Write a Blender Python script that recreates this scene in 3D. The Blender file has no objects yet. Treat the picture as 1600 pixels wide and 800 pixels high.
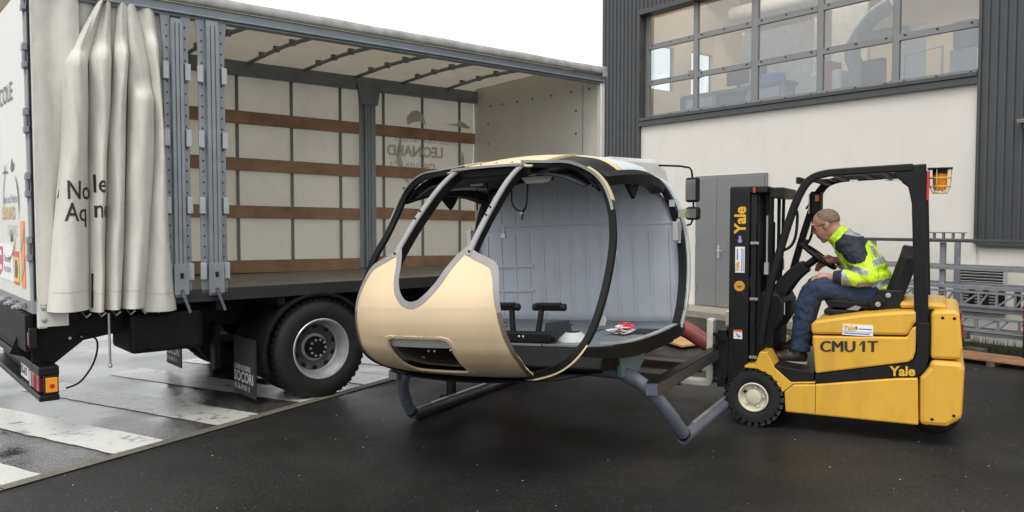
import bpy, bmesh, math, random
from mathutils import Vector, Matrix, Euler
random.seed(7)
R = math.radians
S = bpy.context.scene
C = S.collection
# ---------------------------------------------------------------- camera, sky, sun, exposure
cd = bpy.data.cameras.new('camera'); cam = bpy.data.objects.new('camera', cd); C.objects.link(cam)
cam.location = (0, 0, 1.56); cam.rotation_euler = (R(90) - math.atan(55/1250), 0, 0)
cd.sensor_width = 36; cd.lens = 36*1250/1600; cd.clip_end = 2000; cd.clip_start = .05
S.camera = cam
W = bpy.data.worlds.new('World'); S.world = W; W.use_nodes = True
nt = W.node_tree; bg = nt.nodes['Background']
SUN_EL, SUN_AZ = 58, 205            # high, veiled sun behind the camera's left shoulder
sky = nt.nodes.new('ShaderNodeTexSky'); sky.sky_type = 'NISHITA'; sky.sun_disc = False
sky.sun_elevation = R(SUN_EL); sky.sun_rotation = R(SUN_AZ); sky.air_density = 2.0; sky.dust_density = 6.0; sky.ozone_density = 1.0
hs = nt.nodes.new('ShaderNodeHueSaturation'); hs.inputs['Saturation'].default_value = .06   # cloud cover takes the blue out
nt.links.new(sky.outputs[0], hs.inputs['Color'])
mx = nt.nodes.new('ShaderNodeMix'); mx.data_type = 'RGBA'; mx.inputs[0].default_value = .72   # even overcast layer
mx.inputs[7].default_value = (9.7, 9.9, 10.0, 1)
nt.links.new(hs.outputs[0], mx.inputs[6]); nt.links.new(mx.outputs[2], bg.inputs['Color'])
bg.inputs['Strength'].default_value = .115
sl = bpy.data.lights.new('sun', 'SUN'); sl.energy = .9; sl.angle = R(25); sl.color = (1, .97, .93)
sun = bpy.data.objects.new('sun', sl); C.objects.link(sun)
sd = Vector((math.sin(R(SUN_AZ))*math.cos(R(SUN_EL)), math.cos(R(SUN_AZ))*math.cos(R(SUN_EL)), math.sin(R(SUN_EL))))
sun.rotation_euler = sd.to_track_quat('Z', 'Y').to_euler(); sun.location = sd*30
S.view_settings.view_transform = 'Standard'; S.view_settings.look = 'None'
S.view_settings.exposure = .55; S.view_settings.gamma = 1
S.render.engine = 'CYCLES'

# ---------------------------------------------------------------- materials
MATS = {}
def mat(name, col, rough=.5, metal=0., var=.12, scale=6., bump=0., bscale=60., coat=0., streak=0., grime=None, gamt=.0, alpha=None, spec=.5):
    """principled material: base colour broken up by noise, optional streaks / grime, fine bump"""
    if name in MATS: return MATS[name]
    m = bpy.data.materials.new(name); m.use_nodes = True; n = m.node_tree; N = n.nodes; L = n.links
    b = N['Principled BSDF']; b.inputs['Metallic'].default_value = metal
    b.inputs['Specular IOR Level'].default_value = spec
    tc = N.new('ShaderNodeTexCoord')
    no = N.new('ShaderNodeTexNoise'); no.inputs['Scale'].default_value = scale; no.inputs['Detail'].default_value = 6; no.inputs['Roughness'].default_value = .6
    L.new(tc.outputs['Object'], no.inputs['Vector'])
    cr = N.new('ShaderNodeValToRGB'); e = cr.color_ramp.elements
    lo = [max(0, c*(1-var)) for c in col]; hi = [min(1, c*(1+var)) for c in col]
    e[0].position = .3; e[0].color = (*lo, 1); e[1].position = .7; e[1].color = (*hi, 1)
    L.new(no.outputs['Fac'], cr.inputs['Fac']); out = cr.outputs['Color']
    if grime:
        g = N.new('ShaderNodeTexNoise'); g.inputs['Scale'].default_value = 2.3 if not streak else 1.0; g.inputs['Detail'].default_value = 8; g.inputs['Roughness'].default_value = .7
        mp = N.new('ShaderNodeMapping'); L.new(tc.outputs['Object'], mp.inputs['Vector'])
        if streak: mp.inputs['Scale'].default_value = (streak, streak, 1.2)
        L.new(mp.outputs[0], g.inputs['Vector'])
        gr = N.new('ShaderNodeMapRange'); gr.inputs[1].default_value = .48; gr.inputs[2].default_value = .78; gr.inputs[4].default_value = gamt
        L.new(g.outputs['Fac'], gr.inputs[0])
        mm = N.new('ShaderNodeMix'); mm.data_type = 'RGBA'; L.new(gr.outputs[0], mm.inputs[0]); L.new(out, mm.inputs[6]); mm.inputs[7].default_value = (*grime, 1)
        out = mm.outputs[2]
    L.new(out, b.inputs['Base Color'])
    rr = N.new('ShaderNodeMapRange'); rr.inputs[3].default_value = max(.02, rough-.1); rr.inputs[4].default_value = min(1, rough+.1)
    L.new(no.outputs['Fac'], rr.inputs[0]); L.new(rr.outputs[0], b.inputs['Roughness'])
    if coat: b.inputs['Coat Weight'].default_value = coat; b.inputs['Coat Roughness'].default_value = .15
    if bump:
        bn = N.new('ShaderNodeTexNoise'); bn.inputs['Scale'].default_value = bscale; bn.inputs['Detail'].default_value = 4; L.new(tc.outputs['Object'], bn.inputs['Vector'])
        bp = N.new('ShaderNodeBump'); bp.inputs['Strength'].default_value = bump; bp.inputs['Distance'].default_value = .01
        L.new(bn.outputs['Fac'], bp.inputs['Height']); L.new(bp.outputs[0], b.inputs['Normal'])
    MATS[name] = m; return m
def emit(name, col, s):
    m = bpy.data.materials.new(name); m.use_nodes = True; b = m.node_tree.nodes['Principled BSDF']
    b.inputs['Base Color'].default_value = (*col, 1); b.inputs['Emission Color'].default_value = (*col, 1); b.inputs['Emission Strength'].default_value = s
    return m
def glass_mat(name, tint=(1, 1, 1)):
    m = bpy.data.materials.new(name); m.use_nodes = True; n = m.node_tree; N = n.nodes; L = n.links
    N.remove(N['Principled BSDF']); o = N['Material Output']
    t = N.new('ShaderNodeBsdfTransparent'); t.inputs[0].default_value = (*tint, 1); g = N.new('ShaderNodeBsdfGlossy'); g.inputs['Roughness'].default_value = .02
    x = N.new('ShaderNodeMixShader'); lw = N.new('ShaderNodeLayerWeight'); lw.inputs[0].default_value = .5   # Schlick reflectance, same from both faces
    pw = N.new('ShaderNodeMath'); pw.operation = 'POWER'; pw.inputs[1].default_value = 5; L.new(lw.outputs['Facing'], pw.inputs[0])
    f = N.new('ShaderNodeMapRange'); f.inputs[3].default_value = .14; f.inputs[4].default_value = 1; L.new(pw.outputs[0], f.inputs[0])
    L.new(f.outputs[0], x.inputs[0]); L.new(t.outputs[0], x.inputs[1]); L.new(g.outputs[0], x.inputs[2]); L.new(x.outputs[0], o.inputs[0])
    return m
BLACK = mat('black_paint', (.005, .005, .006), .45, var=.3, bump=.05, spec=.3)
BLACKP = mat('black_plastic', (.007, .007, .008), .5, var=.4, bump=.15, bscale=200, spec=.3)
RUBBER = mat('rubber', (.008, .008, .008), .7, var=.4, bump=.3, bscale=90)
GALV = mat('galvanised_steel', (.255, .272, .292), .5, .35, var=.14, scale=9, grime=(.16, .17, .18), gamt=.5, streak=10)
STEEL = mat('bare_steel', (.45, .45, .46), .35, .8, var=.15)
CHASSIS = mat('chassis_black', (.005, .005, .0055), .6, var=.5, scale=9, grime=(.02, .018, .016), gamt=.5, bump=.2, spec=.25)
TARP = mat('cream_tarpaulin', (.61, .585, .53), .68, var=.08, scale=3, bump=.35, bscale=12, grime=(.36, .34, .30), gamt=.75, streak=4, spec=.3)
WHITE = mat('white_paint', (.64, .63, .59), .4, var=.04, grime=(.5, .48, .44), gamt=.35, streak=6)
WOODB = mat('brown_board', (.30, .175, .098), .6, var=.22, scale=5, bump=.2, grime=(.10, .05, .03), gamt=.6)
YEL = mat('yellow_paint', (.70, .388, .040), .40, var=.05, scale=3, coat=.08, grime=(.28, .16, .035), gamt=.42, streak=5, bump=.03, bscale=14)
INK = mat('black_lettering', (.02, .02, .022), .5)
GREYINK = mat('grey_lettering', (.16, .16, .17), .5)

# ---------------------------------------------------------------- mesh builder
class MB:
    def __init__(s): s.v = []; s.f = []; s.mi = []
    def add(s, vs, fs, mi=0):
        o = len(s.v); s.v += [tuple(p) for p in vs]; s.f += [tuple(i+o for i in q) for q in fs]; s.mi += [mi]*len(fs); return s
    def box(s, x0, x1, y0, y1, z0, z1, mi=0):
        v = [(x, y, z) for x in (x0, x1) for y in (y0, y1) for z in (z0, z1)]
        return s.add(v, [(0, 1, 3, 2), (4, 6, 7, 5), (0, 4, 5, 1), (2, 3, 7, 6), (0, 2, 6, 4), (1, 5, 7, 3)], mi)
    def obox(s, c, ax, ay, az, mi=0):
        """oriented box: centre and three half-axis vectors"""
        c, ax, ay, az = map(Vector, (c, ax, ay, az))
        v = [c+ax*i+ay*j+az*k for i in (-1, 1) for j in (-1, 1) for k in (-1, 1)]
        return s.add(v, [(0, 1, 3, 2), (4, 6, 7, 5), (0, 4, 5, 1), (2, 3, 7, 6), (0, 2, 6, 4), (1, 5, 7, 3)], mi)
    def beam(s, a, b, w, h, up=(0, 0, 1), mi=0):
        a, b, up = Vector(a), Vector(b), Vector(up); d = b-a; l = d.length; d.normalize()
        x = d.cross(up); x.normalize(); y = x.cross(d)
        return s.obox((a+b)/2, d*l/2, x*w/2, y*h/2, mi)
    def prism(s, poly, ax, a, b, mi=0):
        """polygon (2 coords) extruded along axis ax from a to b"""
        def P(p, t): q = list(p); q.insert(ax, t); return q
        n = len(poly); v = [P(p, a) for p in poly]+[P(p, b) for p in poly]
        f = [tuple(range(n))[::-1], tuple(range(n, 2*n))]+[(i, (i+1) % n, n+(i+1) % n, n+i) for i in range(n)]
        return s.add(v, f, mi)
    def sweep(s, path, prof, up=(0, 0, 1), closed=False, cap=True, mi=0, ups=None):
        """profile (list of (side, up) offsets, or a function of the index) along a path"""
        P = [Vector(p) for p in path]; n = len(P); rings = []; nrm = Vector(up)
        for i, p in enumerate(P):
            if closed: t = P[(i+1) % n]-P[i-1]
            else: t = P[min(i+1, n-1)]-P[max(i-1, 0)]
            t.normalize()
            if ups: nrm = Vector(ups[i])
            sd_ = t.cross(nrm)
            if sd_.length < 1e-5: sd_ = t.orthogonal()
            sd_.normalize(); u2 = sd_.cross(t); nrm = u2
            pr = prof(i) if callable(prof) else prof
            rings.append([p+sd_*a+u2*b for a, b in pr])
        m = len(rings[0]); v = [q for r in rings for q in r]; f = []
        for i in range(n if closed else n-1):
            for j in range(m):
                k = (i+1) % n; f.append((i*m+j, i*m+(j+1) % m, k*m+(j+1) % m, k*m+j))
        if cap and not closed: f += [tuple(range(m))[::-1], tuple(range((n-1)*m, n*m))]
        return s.add(v, f, mi)
    def tube(s, path, r, n=10, mi=0, up=(.1, .2, 1), closed=False):
        rr = r if isinstance(r, (list, tuple)) else [r]*len(path)
        cs = [(math.cos(2*math.pi*k/n), math.sin(2*math.pi*k/n)) for k in range(n)]
        return s.sweep(path, lambda i: [(a*rr[i], b*rr[i]) for a, b in cs], up, closed, True, mi)
    def rod(s, a, b, r, n=10, mi=0): return s.tube([a, b], r, n, mi)
    def lathe(s, prof, c, ax, n=32, mi=0, close=False):
        """profile (radius, along-axis) revolved about axis ax through c"""
        ax = Vector(ax).normalized(); e1 = ax.orthogonal().normalized(); e2 = ax.cross(e1); c = Vector(c); m = len(prof)
        v = [c+ax*h+(e1*math.cos(2*math.pi*k/n)+e2*math.sin(2*math.pi*k/n))*r for k in range(n) for r, h in prof]
        f = [(k*m+j, ((k+1) % n)*m+j, ((k+1) % n)*m+j+1, k*m+j+1) for k in range(n) for j in range(m-1)]
        if close: f += [(k*m+m-1, ((k+1) % n)*m+m-1, ((k+1) % n)*m, k*m) for k in range(n)]
        return s.add(v, f, mi)
    def grid(s, G, mi=0, skip=None):
        n, m = len(G), len(G[0]); v = [p for r in G for p in r]
        f = [(i*m+j, i*m+j+1, (i+1)*m+j+1, (i+1)*m+j) for i in range(n-1) for j in range(m-1) if not (skip and skip(i, j))]
        return s.add(v, f, mi)
    def ball(s, c, r, n=12, mi=0):
        rx, ry, rz = r if isinstance(r, (tuple, list)) else (r, r, r); G = []
        for i in range(n+1):
            a = math.pi*i/n
            G.append([(c[0]+rx*math.sin(a)*math.cos(2*math.pi*j/n), c[1]+ry*math.sin(a)*math.sin(2*math.pi*j/n), c[2]+rz*math.cos(a)) for j in range(n+1)])
        return s.grid(G, mi)
    def mesh(s, name):
        me = bpy.data.meshes.new(name); me.from_pydata(s.v, [], s.f); me.polygons.foreach_set('material_index', s.mi); me.update(); return me
    def build(s, name, m, parent=None, smooth=None, bevel=0., solid=0., soff=-1, fix=True):
        me = s.mesh(name)
        if fix:
            bm = bmesh.new(); bm.from_mesh(me); bmesh.ops.remove_doubles(bm, verts=bm.verts, dist=1e-5)
            bmesh.ops.recalc_face_normals(bm, faces=bm.faces); bm.to_mesh(me); bm.free()
        for k in (m if isinstance(m, (list, tuple)) else [m]): me.materials.append(k)
        o = bpy.data.objects.new(name, me); C.objects.link(o); o.parent = parent
        if solid:
            d = o.modifiers.new('thickness', 'SOLIDIFY'); d.thickness = solid; d.offset = soff
        if bevel:
            d = o.modifiers.new('bevel', 'BEVEL'); d.width = bevel; d.segments = 2; d.limit_method = 'ANGLE'; d.angle_limit = R(40)
        if smooth is not None:
            for p in me.polygons: p.use_smooth = True
            me.set_sharp_from_angle(angle=R(smooth))
        return o
def part(o, parent): o.parent = parent; return o
def tag(o, label, cat, group=None):
    o['label'] = label; o['category'] = cat
    if group: o['group'] = group
    return o
def thing(name, label, cat, loc=(0, 0, 0), rz=0., group=None):
    o = bpy.data.objects.new(name, None); C.objects.link(o); o.location = loc; o.rotation_euler = (0, 0, rz); o.empty_display_size = .2
    return tag(o, label, cat, group)
def struct(o): o['kind'] = 'structure'; return o
def copy_tree(o, parent=None):
    c = o.copy(); C.objects.link(c); c.parent = parent
    for ch in list(o.children): copy_tree(ch, c)
    return c
def text(s, size, org, xd, yd, m, parent, name='lettering', bold=0., align='LEFT', squeeze=1., warp=None, lift=.003, strike=0.):
    cu = bpy.data.curves.new('text', 'FONT'); cu.body = s; cu.size = size; cu.offset = bold; cu.align_x = align; cu.resolution_u = 3
    ob = bpy.data.objects.new('text', cu); C.objects.link(ob)
    dg = bpy.context.evaluated_depsgraph_get(); me = bpy.data.meshes.new_from_object(ob.evaluated_get(dg))
    bpy.data.objects.remove(ob); bpy.data.curves.remove(cu)
    if strike or warp:
        bm = bmesh.new(); bm.from_mesh(me)
        if strike:
            base = list(bm.faces)
            for k, dx in enumerate((-strike, strike)):
                g = bmesh.ops.duplicate(bm, geom=bm.verts[:len(me.vertices)]+bm.edges[:len(me.edges)]+base) if hasattr(bm.verts, 'ensure_lookup_table') and (bm.verts.ensure_lookup_table() or bm.edges.ensure_lookup_table() or True) else None
                for v in g['geom']:
                    if isinstance(v, bmesh.types.BMVert): v.co.x += dx; v.co.z += .0006*(k+1)
        if warp:
            bmesh.ops.triangulate(bm, faces=bm.faces)
            for _ in range(4):
                ed = [e for e in bm.edges if e.calc_length() > .012]
                if not ed: break
                bmesh.ops.subdivide_edges(bm, edges=ed, cuts=1); bmesh.ops.triangulate(bm, faces=bm.faces)
        bm.to_mesh(me); bm.free()
    xd, yd, org = Vector(xd).normalized(), Vector(yd).normalized(), Vector(org); nz = xd.cross(yd)
    for v in me.vertices:
        p = org+xd*v.co.x*squeeze+yd*v.co.y+nz*(lift+v.co.z)
        v.co = warp(v.co.x*squeeze, v.co.y) if warp else p
    me.materials.clear(); me.materials.append(m); me.name = name
    o = bpy.data.objects.new(name, me); C.objects.link(o); o.parent = parent; return o
def lerp(xs, ys, x):
    if x <= xs[0]: return ys[0]
    for i in range(1, len(xs)):
        if x <= xs[i]: t = (x-xs[i-1])/(xs[i]-xs[i-1]); return ys[i-1]*(1-t)+ys[i]*t
    return ys[-1]
def crom(P, k=6, closed=False):
    """Catmull-Rom through the points"""
    P = [Vector(p) for p in P]; n = len(P); out = []
    for i in range(n if closed else n-1):
        g = (lambda j: P[j % n]) if closed else (lambda j: P[max(0, min(n-1, j))])
        a, b, c, d = g(i-1), g(i), g(i+1), g(i+2)
        for q in range(k):
            t = q/k; out.append(.5*((2*b)+(c-a)*t+(2*a-5*b+4*c-d)*t*t+(3*b-a-3*c+d)*t**3))
    if not closed: out.append(P[-1])
    return out
# ================================================================ GROUND
def asphalt(name, c0, c1, wet0, wet1, puddle, agg, spec):
    m = bpy.data.materials.new(name); m.use_nodes = True; n = m.node_tree; N = n.nodes; L = n.links; b = N['Principled BSDF']; b.inputs['Specular IOR Level'].default_value = spec
    tc = N.new('ShaderNodeTexCoord')
    def noise(sc, det=6, ro=.6):
        q = N.new('ShaderNodeTexNoise'); q.inputs['Scale'].default_value = sc; q.inputs['Detail'].default_value = det; q.inputs['Roughness'].default_value = ro; L.new(tc.outputs['Object'], q.inputs['Vector']); return q
    a = noise(.55, 5); g = noise(140, 3, .8); p = noise(puddle, 4, .55)
    vo = N.new('ShaderNodeTexVoronoi'); vo.inputs['Scale'].default_value = agg; L.new(tc.outputs['Object'], vo.inputs['Vector'])
    cr = N.new('ShaderNodeValToRGB'); cr.color_ramp.elements[0].position = .42; cr.color_ramp.elements[1].position = .60
    cr.color_ramp.elements[0].color = (*c0, 1); cr.color_ramp.elements[1].color = (*c1, 1); L.new(a.outputs['Fac'], cr.inputs['Fac'])
    mg = N.new('ShaderNodeMix'); mg.data_type = 'RGBA'; mg.blend_type = 'MULTIPLY'; mg.inputs[0].default_value = .8
    c2 = N.new('ShaderNodeValToRGB'); c2.color_ramp.elements[0].position = .3; c2.color_ramp.elements[0].color = (.35, .35, .35, 1); c2.color_ramp.elements[1].position = .75; c2.color_ramp.elements[1].color = (1.6, 1.6, 1.6, 1)
    L.new(g.outputs['Fac'], c2.inputs['Fac']); L.new(cr.outputs[0], mg.inputs[6]); L.new(c2.outputs[0], mg.inputs[7])
    g2 = noise(38, 5, .8); c3 = N.new('ShaderNodeValToRGB'); c3.color_ramp.elements[0].position = .36; c3.color_ramp.elements[0].color = (.45, .45, .45, 1); c3.color_ramp.elements[1].position = .66; c3.color_ramp.elements[1].color = (1.9, 1.88, 1.85, 1)
    L.new(g2.outputs['Fac'], c3.inputs['Fac']); m3 = N.new('ShaderNodeMix'); m3.data_type = 'RGBA'; m3.blend_type = 'MULTIPLY'; m3.inputs[0].default_value = .85
    L.new(mg.outputs[2], m3.inputs[6]); L.new(c3.outputs[0], m3.inputs[7]); L.new(m3.outputs[2], b.inputs['Base Color'])
    mr = N.new('ShaderNodeMapRange'); mr.inputs[1].default_value = .42; mr.inputs[2].default_value = .6; mr.inputs[3].default_value = wet0; mr.inputs[4].default_value = wet1
    L.new(p.outputs['Fac'], mr.inputs[0]); L.new(mr.outputs[0], b.inputs['Roughness'])
    bp = N.new('ShaderNodeBump'); bp.inputs['Distance'].default_value = .004; L.new(vo.outputs['Distance'], bp.inputs['Height'])
    ms = N.new('ShaderNodeMapRange'); ms.inputs[1].default_value = .42; ms.inputs[2].default_value = .6; ms.inputs[3].default_value = .12; ms.inputs[4].default_value = .8
    L.new(p.outputs['Fac'], ms.inputs[0]); L.new(ms.outputs[0], bp.inputs['Strength']); L.new(bp.outputs[0], b.inputs['Normal'])
    return m
YARD = asphalt('damp_new_asphalt', (.0120, .0118, .0115), (.0235, .0230, .0224), .40, .68, .5, 95, .22)
ROAD = asphalt('wet_old_asphalt', (.032, .0317, .031), (.085, .083, .080), .03, .20, .7, 90, .7)
SA = Vector((-2.974, 4.583, 0)); SD = Vector((.4845, .8748, 0)); SN = Vector((-.8748, .4845, 0))   # seam between the two surfaces
def sp(q, n, z): v = SA+SD*q+SN*n; return (v.x, v.y, z)
struct(MB().add([(-250, -120, 0), (300, -120, 0), (300, 400, 0), (-250, 400, 0)], [(0, 1, 2, 3)]).build('ground', YARD))
struct(MB().add([sp(-60, .045, .004), sp(-60, 90, .004), sp(120, 90, .004), sp(120, .045, .004)], [(3, 2, 1, 0)]).build('road', ROAD))
KERB = mat('seam_concrete', (.135, .12, .095), .6, var=.2, scale=14, bump=.3, grime=(.05, .05, .045), gamt=.6)
ks = MB()
random.seed(3)
q = -6.
while q < 24:
    l = 1.0
    ks.add([sp(q+.004, -.045, .009), sp(q+l-.004, -.045, .009), sp(q+l-.004, .05, .009), sp(q+.004, .05, .009)], [(0, 1, 2, 3)]); q += l
struct(ks.build('kerb_strip', KERB))
def worn_paint():
    m = bpy.data.materials.new('worn_white_paint'); m.use_nodes = True; n = m.node_tree; N = n.nodes; L = n.links; b = N['Principled BSDF']
    tc = N.new('ShaderNodeTexCoord'); a = N.new('ShaderNodeTexNoise'); a.inputs['Scale'].default_value = 7; a.inputs['Detail'].default_value = 9; a.inputs['Roughness'].default_value = .75; L.new(tc.outputs['Object'], a.inputs['Vector'])
    cr = N.new('ShaderNodeValToRGB'); e = cr.color_ramp.elements; e[0].position = .34; e[0].color = (.08, .08, .077, 1); e[1].position = .47; e[1].color = (.54, .53, .49, 1)
    L.new(a.outputs['Fac'], cr.inputs['Fac']); L.new(cr.outputs[0], b.inputs['Base Color']); b.inputs['Roughness'].default_value = .22
    g = N.new('ShaderNodeTexNoise'); g.inputs['Scale'].default_value = 120; L.new(tc.outputs['Object'], g.inputs['Vector'])
    bp = N.new('ShaderNodeBump'); bp.inputs['Strength'].default_value = .5; bp.inputs['Distance'].default_value = .004; L.new(g.outputs['Fac'], bp.inputs['Height']); L.new(bp.outputs[0], b.inputs['Normal'])
    return m
WORN = worn_paint()
for q0, q1 in ((-.12, .27), (.757, 1.14), (1.61, 2.02), (2.48, 2.88), (3.35, 3.76), (4.22, 4.63), (5.1, 5.5)):
    random.seed(int(q0*100)); N = 26; G = [[], []]
    for i in range(N+1):
        t = .05+2.6*i/N
        G[0].append(sp(q0+random.uniform(-.008, .008), t, .0085)); G[1].append(sp(q1+random.uniform(-.008, .008), t, .0085))
    struct(MB().grid(G).build('painted_stripe', WORN))
# loose white grit
random.seed(11); st = MB()
GRIT = mat('grit', (.42, .40, .37), .8, var=.4)
for i in range(800):
    y = 3.2+9*random.random()**1.6; x = random.uniform(-.75, .8)*y; r = random.choice((.002, .0025, .003, .0045))*(.7+y*.07)*random.uniform(.6, 1.3)
    c = Vector((x, y, r*.5+.006)); p = [c+Vector((math.cos(a+random.random()), math.sin(a+random.random()), random.uniform(-.4, .2)))*r for a in (0, 2.1, 4.2)]+[c+Vector((0, 0, r*.8))]
    st.add(p, [(0, 1, 2), (0, 1, 3), (1, 2, 3), (2, 0, 3)])
o = st.build('loose_grit', GRIT); o['kind'] = 'stuff'; tag(o, 'pale grit scattered over the dark asphalt', 'gravel')

# ================================================================ BUILDING
CLAD = mat('dark_grey_cladding', (.060, .063, .068), .45, .1, var=.06, scale=2, grime=(.09, .092, .095), gamt=.4, streak=7)
CLADF = mat('dark_grey_trim', (.055, .058, .06), .42, .1, var=.08)
RENDERW = mat('white_render', (.66, .625, .57), .85, var=.025, scale=1.5, bump=.08, bscale=160, grime=(.50, .47, .42), gamt=.3, streak=2.5)
FRAME = mat('window_frame_grey', (.20, .20, .20), .42, .25, var=.06)
DOORG = mat('grey_door_paint', (.175, .18, .18), .45, var=.05)
GLASS = glass_mat('window_glass', (.93, .95, .96))
BROT = -math.atan2(.796, .605)
bld = thing('industrial_building', 'dark grey clad hall with long glazed band above a white wall', 'building', (2.38, 14.9, 0), BROT)
def corr(x0, x1, z0, z1, per=.1, d=.022):
    pts = []; x = x0
    while x < x1-1e-6:
        for a, dd in ((0, 0), (.55, 0), (.64, -d), (.91, -d)):
            if x+a*per < x1: pts.append((x+a*per, dd))
        x += per
    pts.append((x1, 0)); return MB().grid([[(a, b, z0) for a, b in pts], [(a, b, z1) for a, b in pts]])
for nm, (a, b_, z0, z1) in enumerate(((-1.03, -.045, 0, 3.30), (-1.03, -.045, 3.305, 8.2), (-.03, 5.88, 5.42, 8.2), (5.885, 13, 1.26, 8.2))):
    corr(a, b_, z0, z1).build('cladding_panel', CLAD, bld)
    for z in ((z0+.05, z1-.05, z0+1.6) if nm != 2 else (z0+.06,)):
        sc = MB(); x = a+.08
        while x < b_: sc.lathe([(0, -.007), (.008, -.005), (.009, 0)], (x-.0275, 0, z), (0, 1, 0), 6); x += .2
        k = sc.build('screw_row', CLADF, bld)
k = MB().box(-1.05, 13, .06, .2, 0, 8.2).build('core_wall', CLADF, bld)
bpy.data.objects.remove(k)
# walls behind the cladding, left of, above, below and right of the glazed opening
MB().box(-1.04, -.02, .02, .24, 0, 8.2).build('side_wall', CLADF, bld); MB().box(-.02, 5.86, .02, .24, 5.44, 8.2).build('lintel_wall', CLADF, bld)
MB().box(5.86, 13, .05, .24, 0, 8.2).build('side_wall', RENDERW, bld)
for a_, b2, c_, d_ in ((.24, 14, 0, 4.25), (.24, 1.2, 4.25, 5.15), (1.95, 2.5, 4.25, 5.15), (3.2, 14, 4.25, 5.15), (.24, 14, 5.15, 8.2)): MB().box(-1.035, -1.0, a_, b2, c_, d_).build('end_wall', CLAD, bld)
for a_, b2 in ((1.2, 1.95), (2.5, 3.2)): MB().box(-1.02, -1.014, a_, b2, 4.25, 5.15).build('end_window_pane', GLASS, bld)
MB().box(-.02, 5.86, .035, .24, 0, 3.3).build('white_wall', RENDERW, bld)
MB().box(5.90, 13, .025, .049, .0, 1.262).build('white_wall', RENDERW, bld)
# trims and reveal
MB().box(-.05, -.015, -.03, .23, 0, 5.42).build('corner_trim', CLADF, bld, bevel=.003)
MB().box(5.85, 5.888, -.03, .23, 1.26, 5.42).build('corner_trim', CLADF, bld, bevel=.003)
MB().box(-.05, 5.888, -.032, .24, 5.34, 5.425).build('head_trim', CLADF, bld, bevel=.003)
MB().box(5.89, 13, -.035, .02, 1.235, 1.27).build('drip_flashing', CLADF, bld, bevel=.003)
MB().box(-.014, 5.849, -.055, .23, 3.395, 3.45).box(-.014, 5.849, -.035, .03, 3.30, 3.39).build('sill', CLADF, bld, bevel=.004)
# glazing: rails, mullions and one pane per field
XM = [.02, 1.159, 2.374, 3.54, 4.699, 5.83]; ZM = [3.47, 4.10, 4.755, 5.40]
gl = MB()
for i, x in enumerate(XM):
    w = .05 if i not in (2,) else .065
    m_ = MB().box(x-w, x+w, .14, .20, 3.45, 5.40).build('mullion', FRAME, bld, bevel=.004)
    if i == 0: wf = m_
for j, z in enumerate(ZM[:3]):
    for i in range(5):
        rl = MB().box(XM[i]+.051, XM[i+1]-.051, .135, .195, z-.045, z+.045)
        for t in (.08, .5, .92):
            x = XM[i]+.05+(XM[i+1]-XM[i]-.1)*t; rl.box(x-.016, x+.016, .129, .136, z+.005, z+.025, 1)
        rl.build('rail', [FRAME, BLACK], wf)
for i in range(5):
    for j in range(3):
        p = MB().box(XM[i]+.045, XM[i+1]-.045, .164, .17, ZM[j]+.04, ZM[j+1]-.04).build('pane', GLASS, bld)
# door
MB().box(1.31, 2.74, .0, .04, .105, 2.325).build('door_frame', FRAME, bld, bevel=.004)
dl = MB().box(1.35, 1.765, -.012, .02, .11, 2.285).build('door_leaf', DOORG, bld, bevel=.003)
dr = MB().box(1.772, 2.70, -.012, .02, .11, 2.285).build('door_leaf', DOORG, bld, bevel=.003)
h = MB().box(1.80, 1.845, -.022, -.012, .93, 1.15).tube([(1.822, -.02, 1.06), (1.822, -.07, 1.06), (1.84, -.075, 1.06), (1.94, -.07, 1.055)], .011, 8).build('handle', STEEL, dr, smooth=40)
for z in (.4, 1.2, 2.0):
    MB().rod((1.345, -.02, z-.06), (1.345, -.02, z+.06), .01).build('hinge', STEEL, dl)
# louvred vent low in the wall to the right
vf = MB().box(5.96, 6.56, -.01, .024, .43, .46).box(5.96, 6.56, -.01, .024, .93, .96).box(5.96, 5.99, -.01, .024, .46, .93).box(6.53, 6.56, -.01, .024, .46, .93)
bpy.data.objects.remove(vf.build('x', FRAME, None))
LOUV = mat('louvre_grey', (.42, .42, .41), .5, var=.05)
vx0, vx1 = 5.66, 6.24
ve = MB().box(vx0, vx1, -.03, .034, .40, .43).box(vx0, vx1, -.03, .034, .93, .965).box(vx0, vx0+.03, -.03, .034, .43, .93).box(vx1-.03, vx1, -.03, .034, .43, .93).build('vent_frame', LOUV, bld)
MB().box(vx0+.03, vx1-.03, -.004, .0, .43, .93).build('vent_back', BLACK, bld)
for i in range(13):
    z = .445+i*.0375
    MB().beam((vx0+.03, -.018, z), (vx1-.03, -.018, z), .026, .006, (0, .7, .7)).build('vent_slat', LOUV, ve)
# wall lamp at the right edge
wl = thing('wall_lamp', 'small grey wall lamp on the dark cladding at the right edge', 'lamp')
wl.location = bld.matrix_basis @ Vector((6.40, 0, 2.80)); wl.rotation_euler = (0, 0, BROT)
MB().box(-.05, .12, -.14, -.022, -.04, -.012).build('shade', FRAME, wl, bevel=.006); MB().box(.0, .06, -.06, -.02, -.12, .02).build('bracket', FRAME, wl, bevel=.006)
MB().box(-.04, .11, -.13, -.03, -.05, -.041).build('diffuser', mat('frosted', (.7, .7, .68), .3), wl)
# pavement in front of the hall
PAVE = mat('pale_concrete', (.30, .265, .21), .8, var=.15, scale=5, bump=.3, grime=(.18, .16, .13), gamt=.6)
pv = bpy.data.objects.new('pavement', MB().box(-1.2, 4.4, -.75, .034, 0, .10).mesh('pavement')); C.objects.link(pv); pv.data.materials.append(PAVE)
pv.location = bld.location; pv.rotation_euler = bld.rotation_euler; struct(pv)
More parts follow.
